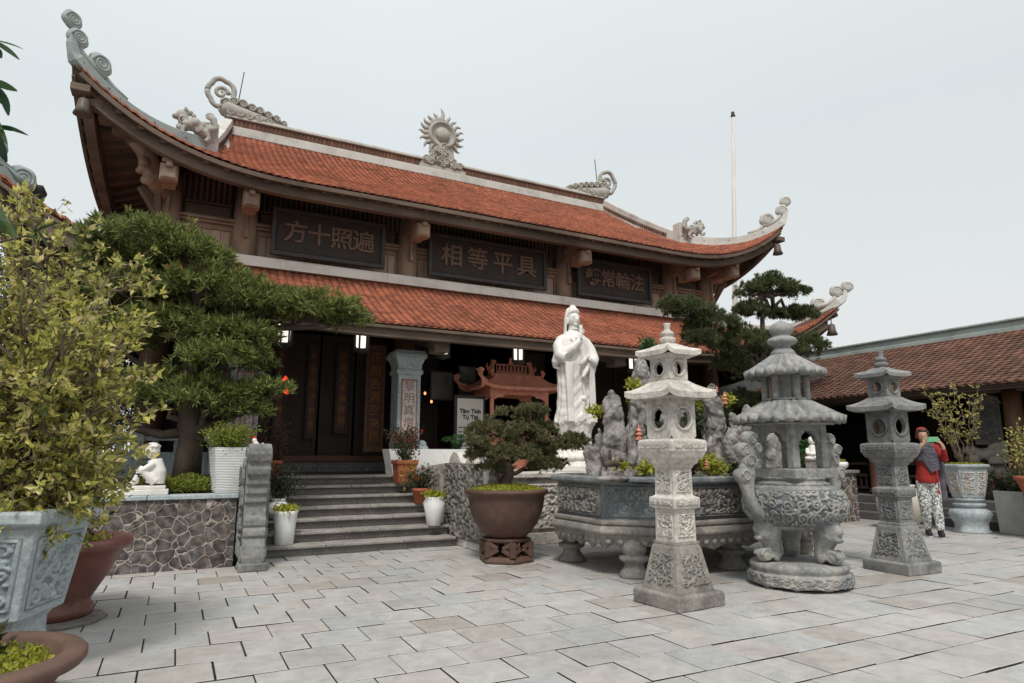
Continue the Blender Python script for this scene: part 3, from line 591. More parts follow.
def upwall(a,c,y,par,sy=-1):
    """one bay of the upper wall between posts"""
    o=lambda k:y+sy*k
    def bx(b,x0,x1,k0,k1,z0,z1): b.box(x0,x1,min(o(k0),o(k1)),max(o(k0),o(k1)),z0,z1)
    b=TB(); bx(b,a,c,-.05,0,4.35,6.0); w_=b.done('upper_wall','wood_dark',par)
    b=TB(); n=max(2,int((c-a-.16)/.13)); 
    for i in range(n):
        x=a+.08+(c-a-.16)*i/n; bx(b,x+.004,x+(c-a-.16)/n-.004,0,.03+.008*(i%2),4.5,5.0)
    b.done('planks','wood_plank',w_)
    b=TB()
    for x in (a,c-.08): bx(b,x,x+.08,0,.07,4.5,5.06)
    bx(b,a,c,0,.075,5.0,5.06); b.done('frame','wood_grey',w_)
    b=TB(); bx(b,a,c,0,.14,5.09,5.13); bx(b,a,c,0,.18,5.14,5.175); bx(b,a,c,0,.12,5.18,5.215); bx(b,a,c,0,.06,5.06,5.22); b.done('moulding','wood_grey',w_,bevel=.006)
    b=TB(); bx(b,a+.1,c-.1,0,.04,5.24,5.42); bx(b,a+.08,c-.08,0,.06,5.44,5.47); b.done('frieze_panel','wood_beam',w_)
    b=TB()
    for i in range(int((c-a)/.09)): bx(b,a+.03+i*.09,a+.07+i*.09,0,.03,5.47,5.95)
    b.done('louvres','wood_beam',w_)
for sy in (-1,1):
    for a,c in zip(PU[:-1],PU[1:]): upwall(a+.15,c-.15,14.6+sy*2.9,TEMPLE,sy)
b=TB()
for sx in (-1,1): b.box(sx*5.88-.04,sx*5.88+.04,11.75,17.45,4.35,6.0)
b.done('side_wall','wood_beam',TEMPLE)
b=TB()
for x0,x1,y0,y1 in ((-6.05,6.05,11.36,11.5),(-6.05,6.05,17.7,17.84),(-6.05,-5.91,11.5,17.7),(5.91,6.05,11.5,17.7)):
    b.box(x0,x1,y0,y1,4.37,4.55)
for i in range(7): b.box(-6.02+i*1.9,-4.2+i*1.9 if i<6 else 6.02,11.342,11.36,4.365,4.53-.012*(i%2))
b.done('white_band','plaster',TEMPLE,bevel=.008)
# ---- lower roof
b=TB(); tsheet(b,LR); underlay(b,LR); RL=b.done('lower_roof','tile',TEMPLE)
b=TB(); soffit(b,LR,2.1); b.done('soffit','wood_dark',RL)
b=TB()
for sg in (-1,1):
    for u in np.arange(-7.4,7.45,.3):
        dm=min(1.9,LR.dmaxf(u)-.05)
        if dm>.3: b.beam(LR.front(u,.06,sg,-.115),LR.front(u,dm,sg,-.115),.085,.085)
    for y in np.arange(-5,5.05,.3):
        dm=min(1.4,LR.dmaxs(y)-.05)
        if dm>.3: b.beam(LR.side(y,.06,sg,-.115),LR.side(y,dm,sg,-.115),.085,.085)
b.done('rafters','wood_beam',RL)
b=TB()
for sg in (-1,1):
    b.ribbon(along(LR,.13,-.27,60,'f',sg,7.4),.12,.22); b.ribbon(along(LR,.13,-.27,40,'s',sg,5.0),.12,.22)
    b.ribbon(along(LR,.03,-.10,60,'f',sg,7.7),.04,.05)
b.done('eave_beam','wood_beam',RL,bevel=.01)
for sx in (-1,1):
    for sy in (-1,1):
        hip(LR,sx,sy,0,[(.07,.07),(.11,.2),(.11,.36)],'hip_ridge',RL,.11)
        t=LR.front(sx*7.5,.1,sy,0); b=TB(); bell(b,(t[0],t[1],t[2]-.12),1.); b.done('wind_bell','bell_metal',RL)
        b=TB(); p0=LR.front(sx*6.2,LR.dmaxf(6.2),sy,-.25); p1=LR.front(sx*7.7,LR.dmaxf(7.7),sy,-.2); pm=LR.front(sx*6.9,LR.dmaxf(6.9),sy,-.28)
        b.ribbon([p0,pm,p1],.18,.2); b.done('hip_rafter','wood_beam',RL)
# ---- hall below
b=TB(); b.box(-8.2,8.2,10.06,19.4,0,.90); b.box(-8.25,8.25,10.02,10.3,.85,.912); b.done('platform','stone_step',TEMPLE,bevel=.01)
b=TB(); b.box(-6.3,6.3,11.35,18,.91,1.10); 
b.done('hall_floor','floor_tile',TEMPLE)
b=TB(); panel(b,(-3.2,11.345,.93),(1,0,0),(0,0,1),2.9,.15,.02,3,40); b.done('carved_riser','stone_dark',TEMPLE)
b=TB(); b.box(-4.5,-1.97,11.45,11.62,1.10,1.21); b.done('threshold','wood_red',TEMPLE,bevel=.015)
for y in (11.63,14.0,16.4):
    for u in (-5.9,-4.70,-1.775,1.775,4.725,5.9):
        if y==14.0 and abs(u)>5: continue
        b=TB(); b.lathe([(.26,1.1),(.26,1.2),(.2,1.26),(.2,3.0),(.19,4.4)] if y>11.7 else [(.26,.91),(.26,1.12),(.2,1.2),(.2,3.0),(.19,4.4)],18,(u,y,0)); b.done('hall_column','wood_column',TEMPLE)
        if y<12:
            f=LR.front(u,.35,-1,0); b=TB(); b.beam((u,11.5,3.45),(u,f[1]+.1,f[2]-.33),.16,.24); b.box(u-.13,u+.13,f[1]-.1,f[1]+.2,f[2]-.52,f[2]-.27); b.done('bracket','wood_beam',TEMPLE,bevel=.02)
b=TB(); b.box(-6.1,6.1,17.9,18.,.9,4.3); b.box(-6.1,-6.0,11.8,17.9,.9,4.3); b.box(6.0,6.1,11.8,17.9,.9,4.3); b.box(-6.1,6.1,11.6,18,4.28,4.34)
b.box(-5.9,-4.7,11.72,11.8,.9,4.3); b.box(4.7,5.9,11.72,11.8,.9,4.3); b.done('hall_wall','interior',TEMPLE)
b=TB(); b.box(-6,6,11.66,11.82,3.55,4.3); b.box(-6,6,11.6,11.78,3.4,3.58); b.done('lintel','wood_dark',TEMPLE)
def door(x0,x1,y,h=3.4,z0=1.15):
    b=TB(); b.box(x0,x1,y,y+.05,z0,h); 
    for z in (z0+.02,z0+.75,z0+.95,h-.45,h-.1): b.box(x0,x1,y-.02,y,z,z+.07)
    for x in (x0,x1-.07): b.box(x,x+.07,y-.022,y,z0,h)
    for i in range(int((x1-x0-.14)/.06)): b.box(x0+.09+i*.06,x0+.105+i*.06,y-.012,y,z0+1.05,h-.5)
    return b.done('door_leaf','wood_dark',TEMPLE)
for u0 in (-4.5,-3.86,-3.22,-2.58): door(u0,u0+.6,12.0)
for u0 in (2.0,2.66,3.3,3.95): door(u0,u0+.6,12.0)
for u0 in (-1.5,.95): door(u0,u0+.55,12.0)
# altar glimpses inside the middle bay
b=TB(); b.box(-1.3,1.3,15.5,16.2,1.1,2.1); b.box(-1.0,1.0,15.9,16.4,2.1,2.6); b.box(-1.4,1.4,16.3,16.4,1.1,3.4); b.done('altar','wood_red',TEMPLE,bevel=.02)
# ================================================================== stairs, terraces, walls
b=B(); 
for k in range(7):
    y=8.45+k*.265; b.box(.97,3.48,y,10.1,k*.13,(k+1)*.13-.04) ; 
    xs=[.97,1.75+.3*(k%3),2.75-.25*(k%2),3.48]
    for a,c in zip(xs[:-1],xs[1:]): b.box(a+.003,c-.003,y-.05,y+.3,(k+1)*.13-.038,(k+1)*.13,mi=1)
st=b.done('stone_steps',['stone_step','nosing'],bevel=.010); tag(st,'flight of seven grey stone steps rising to the dark open doorway','steps')
b=B()
for k in range(7): panel(b,(2.2,8.448+k*.265,k*.13+.012),(1,0,0),(0,0,1),2.46,.08,.008,10+k,60,res=.014,border=.004)
b.done('carved_riser','stone_step',st)
SCR=[(0,0),(-.06,.03),(-.075,.14),(-.06,.26),(-.02,.33),(-.045,.36),(-.045,.41),(-.01,.44),(-.03,.47),(-.03,.53),(.03,.56),(.035,.68),(.0,.71),(.0,.78),(-.03,.80),(-.03,.88),(-.06,.9),(-.065,.98),(-.10,1.0),(-.115,1.06),(-.11,1.12),(-.145,1.15),(-.165,1.22),(-.15,1.29),(-.10,1.33),(-.02,1.335),(.05,1.29)]
def newel(x0,x1,Y,label,back,seed,mm='stone'):
    t=thing('scroll_newel',label,'newel',((x0+x1)/2,Y,0)); hw=(x1-x0)/2
    poly=SCR+[(.16,1.16),(.24,1.08),(.36,1.10),(.46,1.18),(.6,1.19),(.7,1.10),(.84,1.13),(.95,1.24),(1.1,1.27),(1.22,1.2),(1.3,1.08),(1.45,1.1),(back,1.05),(back,0)]
    b=B(); b.box(-hw-.03,hw+.03,-.10,.12,0,.08); b.prism(poly,-hw,hw); b.done('scroll_body',mm,t,bevel=.012)
    b=B()
    for sx in (-1,1):
        nrm=(0,-sx,0)
        P=panel(B(),(sx*(hw+.006),.75,.1),(0,sx,0),(0,0,1),1.35,1.0,.03,seed,17,res=.010,border=.01,scale=1.)
        b.v+=P.v; b.f+=[tuple(i+len(b.v)-len(P.v) for i in q) for q in P.f]; b.s+=P.s; b.m+=P.m
        curl(b,(sx*hw,.0,1.2),.1,1,rad=.02,plane=(0,1)); curl(b,(sx*hw,.03,.15),.1,1,rad=.02,plane=(0,1))
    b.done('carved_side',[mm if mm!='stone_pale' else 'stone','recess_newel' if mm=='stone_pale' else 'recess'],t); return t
newel(.71,.94,7.66,'weathered grey stone scroll newel at the left foot of the steps',1.6,3,'stone_grey')
newel(3.52,3.76,7.55,'big carved stone cloud newel right of the steps behind the brown bonsai pot',2.2,5,'stone_pale')
t=thing('retaining_wall','low crazy paved dark stone wall with grey coping under the cloud pruned tree','wall',(-1.2,8.0,0))
b=B(); b.box(-2.6,1.86,0,.22,0,.735); b.done('stone_face','crazy_stone',t)
b=B()
for i in range(5): b.box(-2.62+i*.9,-1.725+i*.9,-.03,.27,.738,.785)
b.done('coping','stone_dark' if 0 else 'stone_bluegrey',t,bevel=.008)
b=B(); b.grid(np.stack(np.meshgrid(np.linspace(-3.8,.66,20),np.linspace(8.2,10.0,12),[.76],indexing='ij'),-1)[:,:,0]); 
for i,v in enumerate(b.v): b.v[i]=(v[0],v[1],.75+.05*mnoise.noise(Vector((v[0]*2,v[1]*2,0))))
struct(b.done('planting_soil','soil'))
# terrace rail on the left
def balustrade(name,label,x0,x1,y,z,h=.6,m='stone_bluegrey',axis='x',cap=.1):
    t=thing(name,label,'balustrade',(0,0,0)); n=max(1,round((x1-x0)/1.1))
    def bx(b,a,c,d0,d1,z0,z1):
        b.box(a,c,y+d0,y+d1,z0,z1) if axis=='x' else b.box(y+d0,y+d1,a,c,z0,z1)
    for i in range(n+1):
        x=x0+(x1-x0)*i/n; b=B(); bx(b,x-.08,x+.08,-.08,.08,z,z+h+.08); bx(b,x-.095,x+.095,-.095,.095,z+h+.08,z+h+.11); bx(b,x-.05,x+.05,-.05,.05,z+h+.11,z+h+.16); b.done('post',m,t,bevel=.01)
    for i in range(n):
        a=x0+(x1-x0)*i/n+.08; c=x0+(x1-x0)*(i+1)/n-.08
        b=B(); bx(b,a,c,-.035,.035,z+.02,z+h*.62); bx(b,a,c,-.05,.05,z+h*.9,z+h); 
        k=3
        for j in range(k): q=a+(c-a)*(j+.5)/k; bx(b,q-.04,q+.04,-.03,.03,z+h*.62,z+h*.9)
        b.done('panel',m,t,bevel=.006)
    return t
balustrade('stone_balustrade','blue grey stone balustrade on the terrace behind the cloud pruned tree',-2.4,.5,10.2,.912,.55)
# statue plinth terrace with relief face
t=thing('statue_plinth','carved pale stone plinth under the white statue behind the long stone basin','plinth',(5.5,8.0,0))
b=B(); b.box(-1.72,1.9,0,2.04,0,.16,tx=.04,ty=.0); b.box(-1.7,1.9,.03,2.04,.16,.90); b.done('plinth_body','stone_pale',t,bevel=.01)
b=B(); b.box(-1.76,1.94,-.03,2.04,.9,.97); b.done('coping','stone_pale',t,bevel=.012)
b=B()
for i in range(3): panel(b,(-1.1+i*1.2,.026,.2),(1,0,0),(0,0,1),1.1,.62,.03,30+i,22,res=.016)
b.done('relief','stone_pale',t)
# white long planter at the head of the steps
t=thing('long_planter','long white planter box on the terrace right of the top step','planter',(3.0,9.98,.91))
b=B(); b.loft([[(.05,0,0),(1.9,0,0),(1.9,.34,0),(.05,.34,0)],[(-.03,-.03,.40),(1.95,-.03,.40),(1.95,.37,.40),(-.03,.37,.40)],[(.01,.01,.40),(1.91,.01,.40),(1.91,.33,.40),(.01,.33,.40)],[(.02,.02,.35),(1.9,.02,.35),(1.9,.32,.35),(.02,.32,.35)]],False); b.done('box','ceramic',t)
b=B(); b.box(.03,1.89,.03,.31,.30,.35); b.done('soil','soil',t)
# pillars with inscription
def pillar(x,label,txt):
    t=thing('stone_pillar',label,'pillar',(x,10.45,.91)); b=B()
    b.sq([(.24,0),(.24,.1),(.21,.13),(.195,.16),(.195,1.62)]); b.done('shaft','stone_bluegrey',t,bevel=.01)
    b=B(); b.sq([(.2,1.62),(.225,1.65),(.225,1.70),(.205,1.72),(.21,1.80),(.25,1.90),(.275,1.91),(.275,1.97),(.26,1.985),(.24,2.03)]); b.done('capital','stone_bluegrey',t,bevel=.008)
    b=B(); b.box(-.115,.115,-.205,-.196,.3,1.52); b.done('inscription_panel','stone_pale',t)
    b=B()
    for x0,x1,z0,z1 in ((-.135,-.115,.28,1.54),(.115,.135,.28,1.54),(-.135,.135,1.52,1.545),(-.135,.135,.275,.3)): b.box(x0,x1,-.207,-.195,z0,z1)
    b.done('border','red_letter',t)
    for i,ch in enumerate(txt): text('character',ch,.19,(0,-.207,1.42-i*.2),(PI/2,0,0),'red_letter',t,.002)
    return t
pillar(3.37,'grey stone pillar with red inscription right of the doorway','黎明真僧詩心'); pillar(.86,'grey stone pillar mostly hidden by the cloud pruned tree','翠竹黃花禪')
# ================================================================== plaques, boards, lanterns
def plaque(x0,x1,z0,z1,y,txt,label):
    t=thing('name_plaque',label,'plaque',((x0+x1)/2,y,(z0+z1)/2),0,'carved plaques under the upper eaves'); w=(x1-x0)/2; h=(z1-z0)/2
    b=B(); b.box(-w,w,0,.05,-h,h); b.done('board','board',t)
    b=B()
    for a,c,d,e in ((-w,w,-h,-h+.07),(-w,w,h-.07,h),(-w,-w+.07,-h+.07,h-.07),(w-.07,w,-h+.07,h-.07)): b.box(a,c,-.045,0,d,e)
    for a,c,d,e in ((-w+.09,w-.09,-h+.09,-h+.105),(-w+.09,w-.09,h-.105,h-.09),(-w+.09,-w+.105,-h+.105,h-.105),(w-.105,w-.09,-h+.105,h-.105)): b.box(a,c,-.012,0,d,e)
    b.done('frame','board_frame',t,bevel=.01)
    n=len(txt); s=min(.46,(x1-x0-.35)/n)
    for i,ch in enumerate(txt): text('character',ch,s*1.02,(-w+.2+(2*w-.4)*(i+.5)/n,-.012,0),(PI/2,0,0),'letter',t,.014,offset=.006)
plaque(1.17,3.16,4.6,5.45,11.3,'方十照遍','dark wooden plaque lettered 方十照遍, left of the three under the eaves')
plaque(4.02,6.62,4.6,5.45,11.3,'相等平具','dark wooden plaque lettered 相等平具, over the middle bay')
plaque(7.4,9.4,4.6,5.45,11.3,'轉常輪法','dark wooden plaque lettered 轉常輪法, right of the three under the eaves')
def couplet(x,y,z0,z1,w,txt,label,m='wood_red'):
    t=thing('couplet_board',label,'board',(x,y,z0)); b=B(); b.box(-w/2,w/2,0,.04,0,z1-z0); b.done('board',m,t,bevel=.01)
    b=B()
    for a,c in ((-w/2,-w/2+.045),(w/2-.045,w/2)): b.box(a,c,-.012,-.001,0,z1-z0)
    b.box(-w/2+.045,w/2-.045,-.012,-.001,0,.09); b.box(-w/2+.045,w/2-.045,-.012,-.001,z1-z0-.09,z1-z0); b.done('frame','wood_column' if w>.3 else 'wood_dark',t)
    n=len(txt); st=(z1-z0-.25)/n
    for i,ch in enumerate(txt): text('character',ch,min(st*.9,w*.6),(0,-.014,z1-z0-.12-st*(i+.5)),(PI/2,0,0),'gold',t,.004)
couplet(3.05,11.2,1.27,3.15,.34,'花開色滿空來悟','long brown framed couplet board with gold characters beside the stone pillar')
couplet(2.62,11.85,1.6,3.2,.24,'天風人字佛寶悟','narrow dark couplet board with gold characters inside the doorway')
couplet(2.1,11.9,1.5,3.2,.2,'月照山川自在','dim couplet board with gold characters in the middle of the dark doorway')
couplet(1.55,11.9,1.5,3.2,.2,'水流雲靜無心','dim couplet board with gold characters left in the dark doorway')
t=thing('notice_board','white notice board on a dark stand behind the brown bonsai pot','notice board',(4.62,10.6,.91))
b=B(); b.box(-.30,.30,0,.04,.45,1.36); b.done('frame','metal_dark',t,bevel=.008)
b=B(); b.box(-.25,.25,-.008,-.001,.1,1.3); b.done('sheet','paper',t)
b=B(); b.beam((-.31,.02,0),(-.31,.02,.5),.05,.05); b.beam((.31,.02,0),(.31,.02,.5),.05,.05); b.box(-.36,.36,-.12,.16,0,.04); b.done('stand','metal_dark',t)
text('heading','Tâm Tĩnh\nTự Tại',.105,(0,-.011,1.02),(PI/2,0,0),'ink',t,.001,offset=.004)
for i,z in enumerate((.78,.7,.62,.54,.46,.38,.30,.22)):
    b=B(); g=np.random.default_rng(i); x=-.22
    while x<.2: l=g.uniform(.03,.09); b.box(x,min(x+l,.22),-.011,-.009,z,z+.018); x+=l+.015
    b.done('text_line','ink',t)
for x,y,z,w_,h,lab in ((4.42,11.5,2.52,.42,.5,'dark framed picture hanging left of the copper shrine'),(4.95,11.5,2.6,.34,.62,'framed glass picture hanging just behind the left tip of the copper shrine')):
    t=thing('framed_picture',lab,'picture',(x,y,z)); b=B(); b.box(-w_/2,w_/2,0,.03,-h/2,h/2); b.done('picture','mirror',t); b=B()
    for a,c,d,e in ((-w_/2-.03,w_/2+.03,-h/2-.03,-h/2),(-w_/2-.03,w_/2+.03,h/2,h/2+.03),(-w_/2-.03,-w_/2,-h/2,h/2),(w_/2,w_/2+.03,-h/2,h/2)): b.box(a,c,-.01,.03,d,e)
    b.done('frame','wood_dark',t)
def lantern():
    t=thing('hanging_lantern','','lantern',(0,0,0),0,'lit lanterns hanging along the lower eaves')
    b=B(); b.lathe([(.02,.24),(.02,.20),(.11,.17),(.125,.155)],6,sm=False); b.lathe([(.115,-.17),(.11,-.19),(.03,-.22)],6,sm=False); b.tube([(0,0,.22),(0,0,.5)],.008,6); b.done('cap','metal_dark',t)
    b=B(); b.lathe([(.075,-.13),(.08,.13)],6,sm=False); b.done('glass','lamp_glass',t)
    b=B()
    for k in range(6):
        a=k*PI/3; b.beam((.10*Cc(a),.10*S(a),-.17),(.10*Cc(a),.10*S(a),.16),.022,.022)
    b.lathe([(.115,.10),(.115,.115)],6,sm=False,cap=False); b.done('cage','metal_dark',t); return t
ln=lantern()
LL=[(1.34,'hanging lit lantern partly covered by the tip of the cloud pruned tree'),(2.53,'hanging lit lantern above the right half of the steps'),(3.93,'hanging lit lantern just right of the inscribed pillar'),(5.38,'hanging lit lantern above the copper shrine'),(6.62,'hanging lit lantern hidden behind the white statue'),(7.96,'hanging lit lantern between the white statue and the white pagoda lantern top')]
for i,(x,l) in enumerate(LL):
    o=ln if i==0 else dup(ln,(0,0,0),0,l); o['label']=l; o.location=(x,10.2,3.07); o.scale=(1.15,1.15,1.15)
for x,z,y,l in ((1.63,2.52,12.0,'small glowing red lamp deep in the doorway, upper of two'),(1.66,2.32,12.0,'small glowing red lamp deep in the doorway, lower of two')):
    b=B(); b.ell((0,0,0),.05); b.lathe([(.02,.05),(.02,.07)],8); o=b.done('red_lamp','red_lamp'); o.location=(x,y-.1,z); tag(o,l,'lamp')
for x,z,y,l in ((4.05,2.35,11.4,'tiny orange candle light right of the pillar, upper one'),(4.18,2.2,11.4,'tiny orange candle light right of the pillar, lower one')):
    b=B(); b.ell((0,0,0),(.022,.022,.03)); o=b.done('candle_light','candle'); o.location=(x,y,z); tag(o,l,'candle')
# ================================================================== square pagoda lanterns
def holed(b,h,z0,z1,r,th,n=40,rz=None):
    rz=rz or r; zc=(z0+z1)/2; hz=(z1-z0)/2
    def sqp(t):
        c,s=Cc(t),S(t); k=1/max(abs(c),abs(s)); return c*k*h,s*k*hz
    for sd in range(4):
        a=sd*PI/2
        def tr(x,y,z): return (x*Cc(a)-y*S(a),x*S(a)+y*Cc(a),z)
        A=[2*PI*(j+.5)/n for j in range(n)]
        o1=[tr(sqp(t)[0],-h,zc+sqp(t)[1]) for t in A]; c1=[tr(r*Cc(t),-h,zc+rz*S(t)) for t in A]; c2=[tr(r*Cc(t),-h+th,zc+rz*S(t)) for t in A]; o2=[tr(sqp(t)[0]*(1-th/h),-h+th,zc+sqp(t)[1]) for t in A]
        b.loft([o1,c1,c2,o2],False,cap=False)
        b.loft([[tr(q*Cc(t),-h-d,zc+q*rz/r*S(t)) for t in A] for q,d in ((r,-.002),(r,.012),(r*1.12,.016),(r*1.22,.012),(r*1.24,-.002))],True,cap=False)
def pagoda(m,label,loc,rz):
    t=thing('pagoda_lantern',label,'stone lantern',loc,rz,'square stone pagoda lanterns')
    b=B(); b.sq([(.262,0),(.262,.105),(.25,.118),(.212,.12)]); b.done('plinth',m[0],t,bevel=.01)
    b=B(); b.sq([(.208,.118),(.20,.15),(.142,.455),(.135,.47),(.128,.475),(.132,.485),(.125,.505)]); b.done('base',m[0],t,bevel=.006)
    b=B()
    for sd in range(4):
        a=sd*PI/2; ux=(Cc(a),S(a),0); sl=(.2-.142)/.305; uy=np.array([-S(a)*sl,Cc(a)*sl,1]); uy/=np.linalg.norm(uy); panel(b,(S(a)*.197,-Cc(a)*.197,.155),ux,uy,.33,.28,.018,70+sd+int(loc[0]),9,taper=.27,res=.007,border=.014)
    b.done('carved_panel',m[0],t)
    b=B(); b.sq([(.118,.50),(.116,.76),(.128,.765),(.148,.775),(.15,.855),(.128,.865),(.112,.875),(.108,1.105)]); b.done('shaft',m[1],t,bevel=.006)
    b=B()
    for sd in range(4):
        a=sd*PI/2; ux=(Cc(a),S(a),0)
        panel(b,(S(a)*.117,-Cc(a)*.117,.54),ux,(0,0,1),.18,.19,.012,20+sd,3,res=.006,border=.008); panel(b,(S(a)*.110,-Cc(a)*.110,.90),ux,(0,0,1),.17,.18,.012,24+sd,3,res=.006,border=.008); panel(b,(S(a)*.1495,-Cc(a)*.1495,.785),ux,(0,0,1),.26,.06,.01,24+sd,8,res=.006,border=.006)
    b.done('medallion',m[1],t)
    b=B(); b.sq([(.115,1.10),(.125,1.125),(.145,1.14),(.155,1.17),(.18,1.19),(.2,1.235),(.206,1.24),(.206,1.325),(.195,1.335),(.15,1.345)]); b.done('gallery_slab',m[1],t,bevel=.006)
    b=B()
    for sd in range(4):
        a=sd*PI/2; panel(b,(S(a)*.2055,-Cc(a)*.2055,1.25),(Cc(a),S(a),0),(0,0,1),.37,.066,.01,44+sd,10,res=.006,border=.006)
    b.done('carved_band',m[1],t)
    b=B(); holed(b,.145,1.345,1.69,.084,.03,rz=.088); b.done('light_chamber',m[1],t)
    b=B(); hat(b,.115,.262,1.735,1.845,.028,.05,pw=1.15); b.done('lower_roof',m[1],t)
    b=B(); b.sq([(.15,1.68),(.165,1.69),(.18,1.70)]); b.sq([(.1,1.83),(.115,1.85)]); b.done('cornice',m[1],t)
    b=B(); holed(b,.112,1.845,2.055,.06,.025,rz=.06); b.sq([(.115,2.035),(.14,2.05),(.15,2.07)]); b.done('upper_chamber',m[1],t)
    b=B(); hat(b,.03,.19,2.10,2.19,.022,.04,pw=1.1); b.done('upper_roof',m[1],t)
    b=B(); b.lathe([(.04,2.17),(.06,2.185),(.075,2.205),(.07,2.225),(.045,2.24),(.055,2.25),(.062,2.265),(.05,2.285),(.03,2.295),(.026,2.31),(.03,2.345),(.034,2.36),(.02,2.362)],20); b.done('finial',m[1],t); return t
pagoda(('stone','stone_pale'),'tall pale stone pagoda lantern in front of the rock basin',(3.80,4.37,0),R(4))
pagoda(('stone_grey','stone_grey'),'darker grey stone pagoda lantern beside the person with the red hood',(6.97,4.48,0),R(-3))
# ================================================================== round incense burner
t=thing('incense_burner','large round carved stone incense burner with two ribbed roofs on three lion legs','incense burner',(5.38,4.47,0))
m_='stone_burner'
def ped(r,z,th):
    return (r*(1+.012*Cc(10*th)),z) 
b=B(); b.lathe([(.44,0),(.455,.03),(.46,.10),(.45,.125),(.43,.135),(.425,.15),(.44,.165),(.44,.2),(.42,.215),(.30,.222),(.05,.222)],72,disp=lambda r,z,th:(r,z+(.035*abs(S(5*th))**.5 if z<.01 else 0))); o=b.done('round_base',m_,t)
b=B(); f_=swirl(9,26,2.8,.1); Th=np.linspace(0,2*PI,241); Z=np.linspace(.035,.12,14); TT,ZZ=np.meshgrid(Th,Z,indexing='ij'); H=f_(TT*.445,ZZ-.03); rr=.456+.014*H; b.grid(np.stack([rr*np.cos(TT),rr*np.sin(TT),ZZ],-1)); b.done('carved_frieze',m_,t)
for k,a in enumerate((R(225+52),R(225-58),R(50))):
    b=B(); P=lambda r,z,s=0:(r*Cc(a)-s*S(a),r*S(a)+s*Cc(a),z)
    b.tube([P(.24,.66),P(.30,.56),P(.31,.48),P(.27,.38),P(.25,.30),P(.30,.25)],[.08,.13,.125,.085,.075,.08],12); b.ell(P(.37,.285),(.07,.07,.065)); b.ell(P(.42,.52),(.045,.045,.05))
    for s in (-1,1): b.ell(P(.39,.56,s*.05),.03); b.ell(P(.33,.60,s*.09),.045); b.ell(P(.37,.46,s*.06),.035); curl(b,P(.37,.285,s*.05),.06,1,rad=.018,plane=(Cc(a),S(a)))
    b.ell(P(.41,.44),(.05,.05,.025)); b.done('lion_leg',m_,t,remesh=.009,smooth=1)
prof=[(.10,.50),(.2,.50),(.30,.53),(.39,.59),(.45,.67),(.465,.76),(.44,.85),(.38,.91),(.325,.93)]
b=B(); Th=np.linspace(0,2*PI,361)
pz=np.interp(np.linspace(0,1,80),np.linspace(0,1,len(prof)),[p[1] for p in prof]); pr=np.interp(np.linspace(0,1,80),np.linspace(0,1,len(prof)),[p[0] for p in prof])
from_=swirl(12,90,2.9,.5); TT,ZZ=np.meshgrid(Th,pz,indexing='ij'); RR=np.broadcast_to(pr,TT.shape); H=from_(TT*.46,ZZ-.45)*np.clip((ZZ-.55)/.03,0,1)*np.clip((.90-ZZ)/.02,0,1); RR=RR+.022*H
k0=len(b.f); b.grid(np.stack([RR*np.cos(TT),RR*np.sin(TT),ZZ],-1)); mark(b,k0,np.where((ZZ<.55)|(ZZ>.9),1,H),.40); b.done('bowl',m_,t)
b=B(); b.lathe([(.315,.92),(.335,.93),(.335,.945),(.30,.955),(.28,.975),(.30,.985),(.30,1.0)],48); b.done('neck',m_,t)
b=B(); b.sq([(.27,.99),(.275,1.0),(.275,1.075),(.265,1.085),(.2,1.086)]); b.done('square_slab',m_,t,bevel=.008)
b=B()
for i in (-1,1):
    for j in (-1,1): b.box(i*.2-.042,i*.2+.042,j*.2-.042,j*.2+.042,1.085,1.53)
b.done('pillar',m_,t,bevel=.01) if 0 else None
for i in (-1,1):
    for j in (-1,1): q=B(); q.box(i*.2-.042,i*.2+.042,j*.2-.042,j*.2+.042,1.085,1.53); q.done('pillar',m_,t,bevel=.01)
b=B()
for sd in range(4):       # arched screens between the pillars
    a=sd*PI/2
    xs=np.linspace(-.158,.158,25); lo=[1.33+.10*max(0,1-abs(x/.11)**2.)**.5+.02*abs(S(x*45)) for x in xs]
    for x0,x1,l0,l1 in zip(xs[:-1],xs[1:],lo[:-1],lo[1:]):
        v=[(x0,-.225,l0),(x1,-.225,l1),(x1,-.225,1.53),(x0,-.225,1.53),(x0,-.19,l0),(x1,-.19,l1),(x1,-.19,1.53),(x0,-.19,1.53)]
        b.add([(p[0]*Cc(a)-p[1]*S(a),p[0]*S(a)+p[1]*Cc(a),p[2]) for p in v],[(0,1,2,3),(7,6,5,4),(0,4,5,1)])
b.done('arched_screen',m_,t)
def ribhat(b,r0,r1,z0,z1,n,sc_=.014):
    N_=n*10; A=[2*PI*j/N_ for j in range(N_)]
    def ring(q,dz,rib,scl=0): 
        z=z0+(z1-z0)*(1-q)**1.25; r=r0+(r1-r0)*q
        return [((r+rib*q*max(0,Cc(n*a))*.5)*Cc(a),(r+rib*q*max(0,Cc(n*a))*.5)*S(a),z+dz+rib*(abs(Cc(n*a/2))**.8*1.6-.8)*min(1,q*1.5+.25)-scl*abs(Cc(n*a/2))) for a in A]
    b.loft([ring(i/9,0,sc_) for i in range(10)]+[ring(1,-.03,sc_*.3,.03),ring(.93,-.045,0,.0),ring(.6,-.045,0,0)],True)
b=B(); ribhat(b,.24,.51,1.56,1.73,26,.032); b.done('lower_roof',m_,t)
b=B(); b.lathe([(.28,1.49),(.33,1.50),(.40,1.505),(.40,1.515)],32); b.lathe([(.22,1.74),(.215,1.76)],24); b.done('cornice',m_,t)
b=B(); b.lathe([(.15,1.73),(.135,1.80),(.13,1.92),(.15,2.0)],6,sm=False); 
for k in range(6):
    a=k*PI/3+.2; b.lathe([(.042,1.745),(.035,1.78),(.035,1.95),(.045,2.0)],8,(.19*Cc(a),.19*S(a),0))
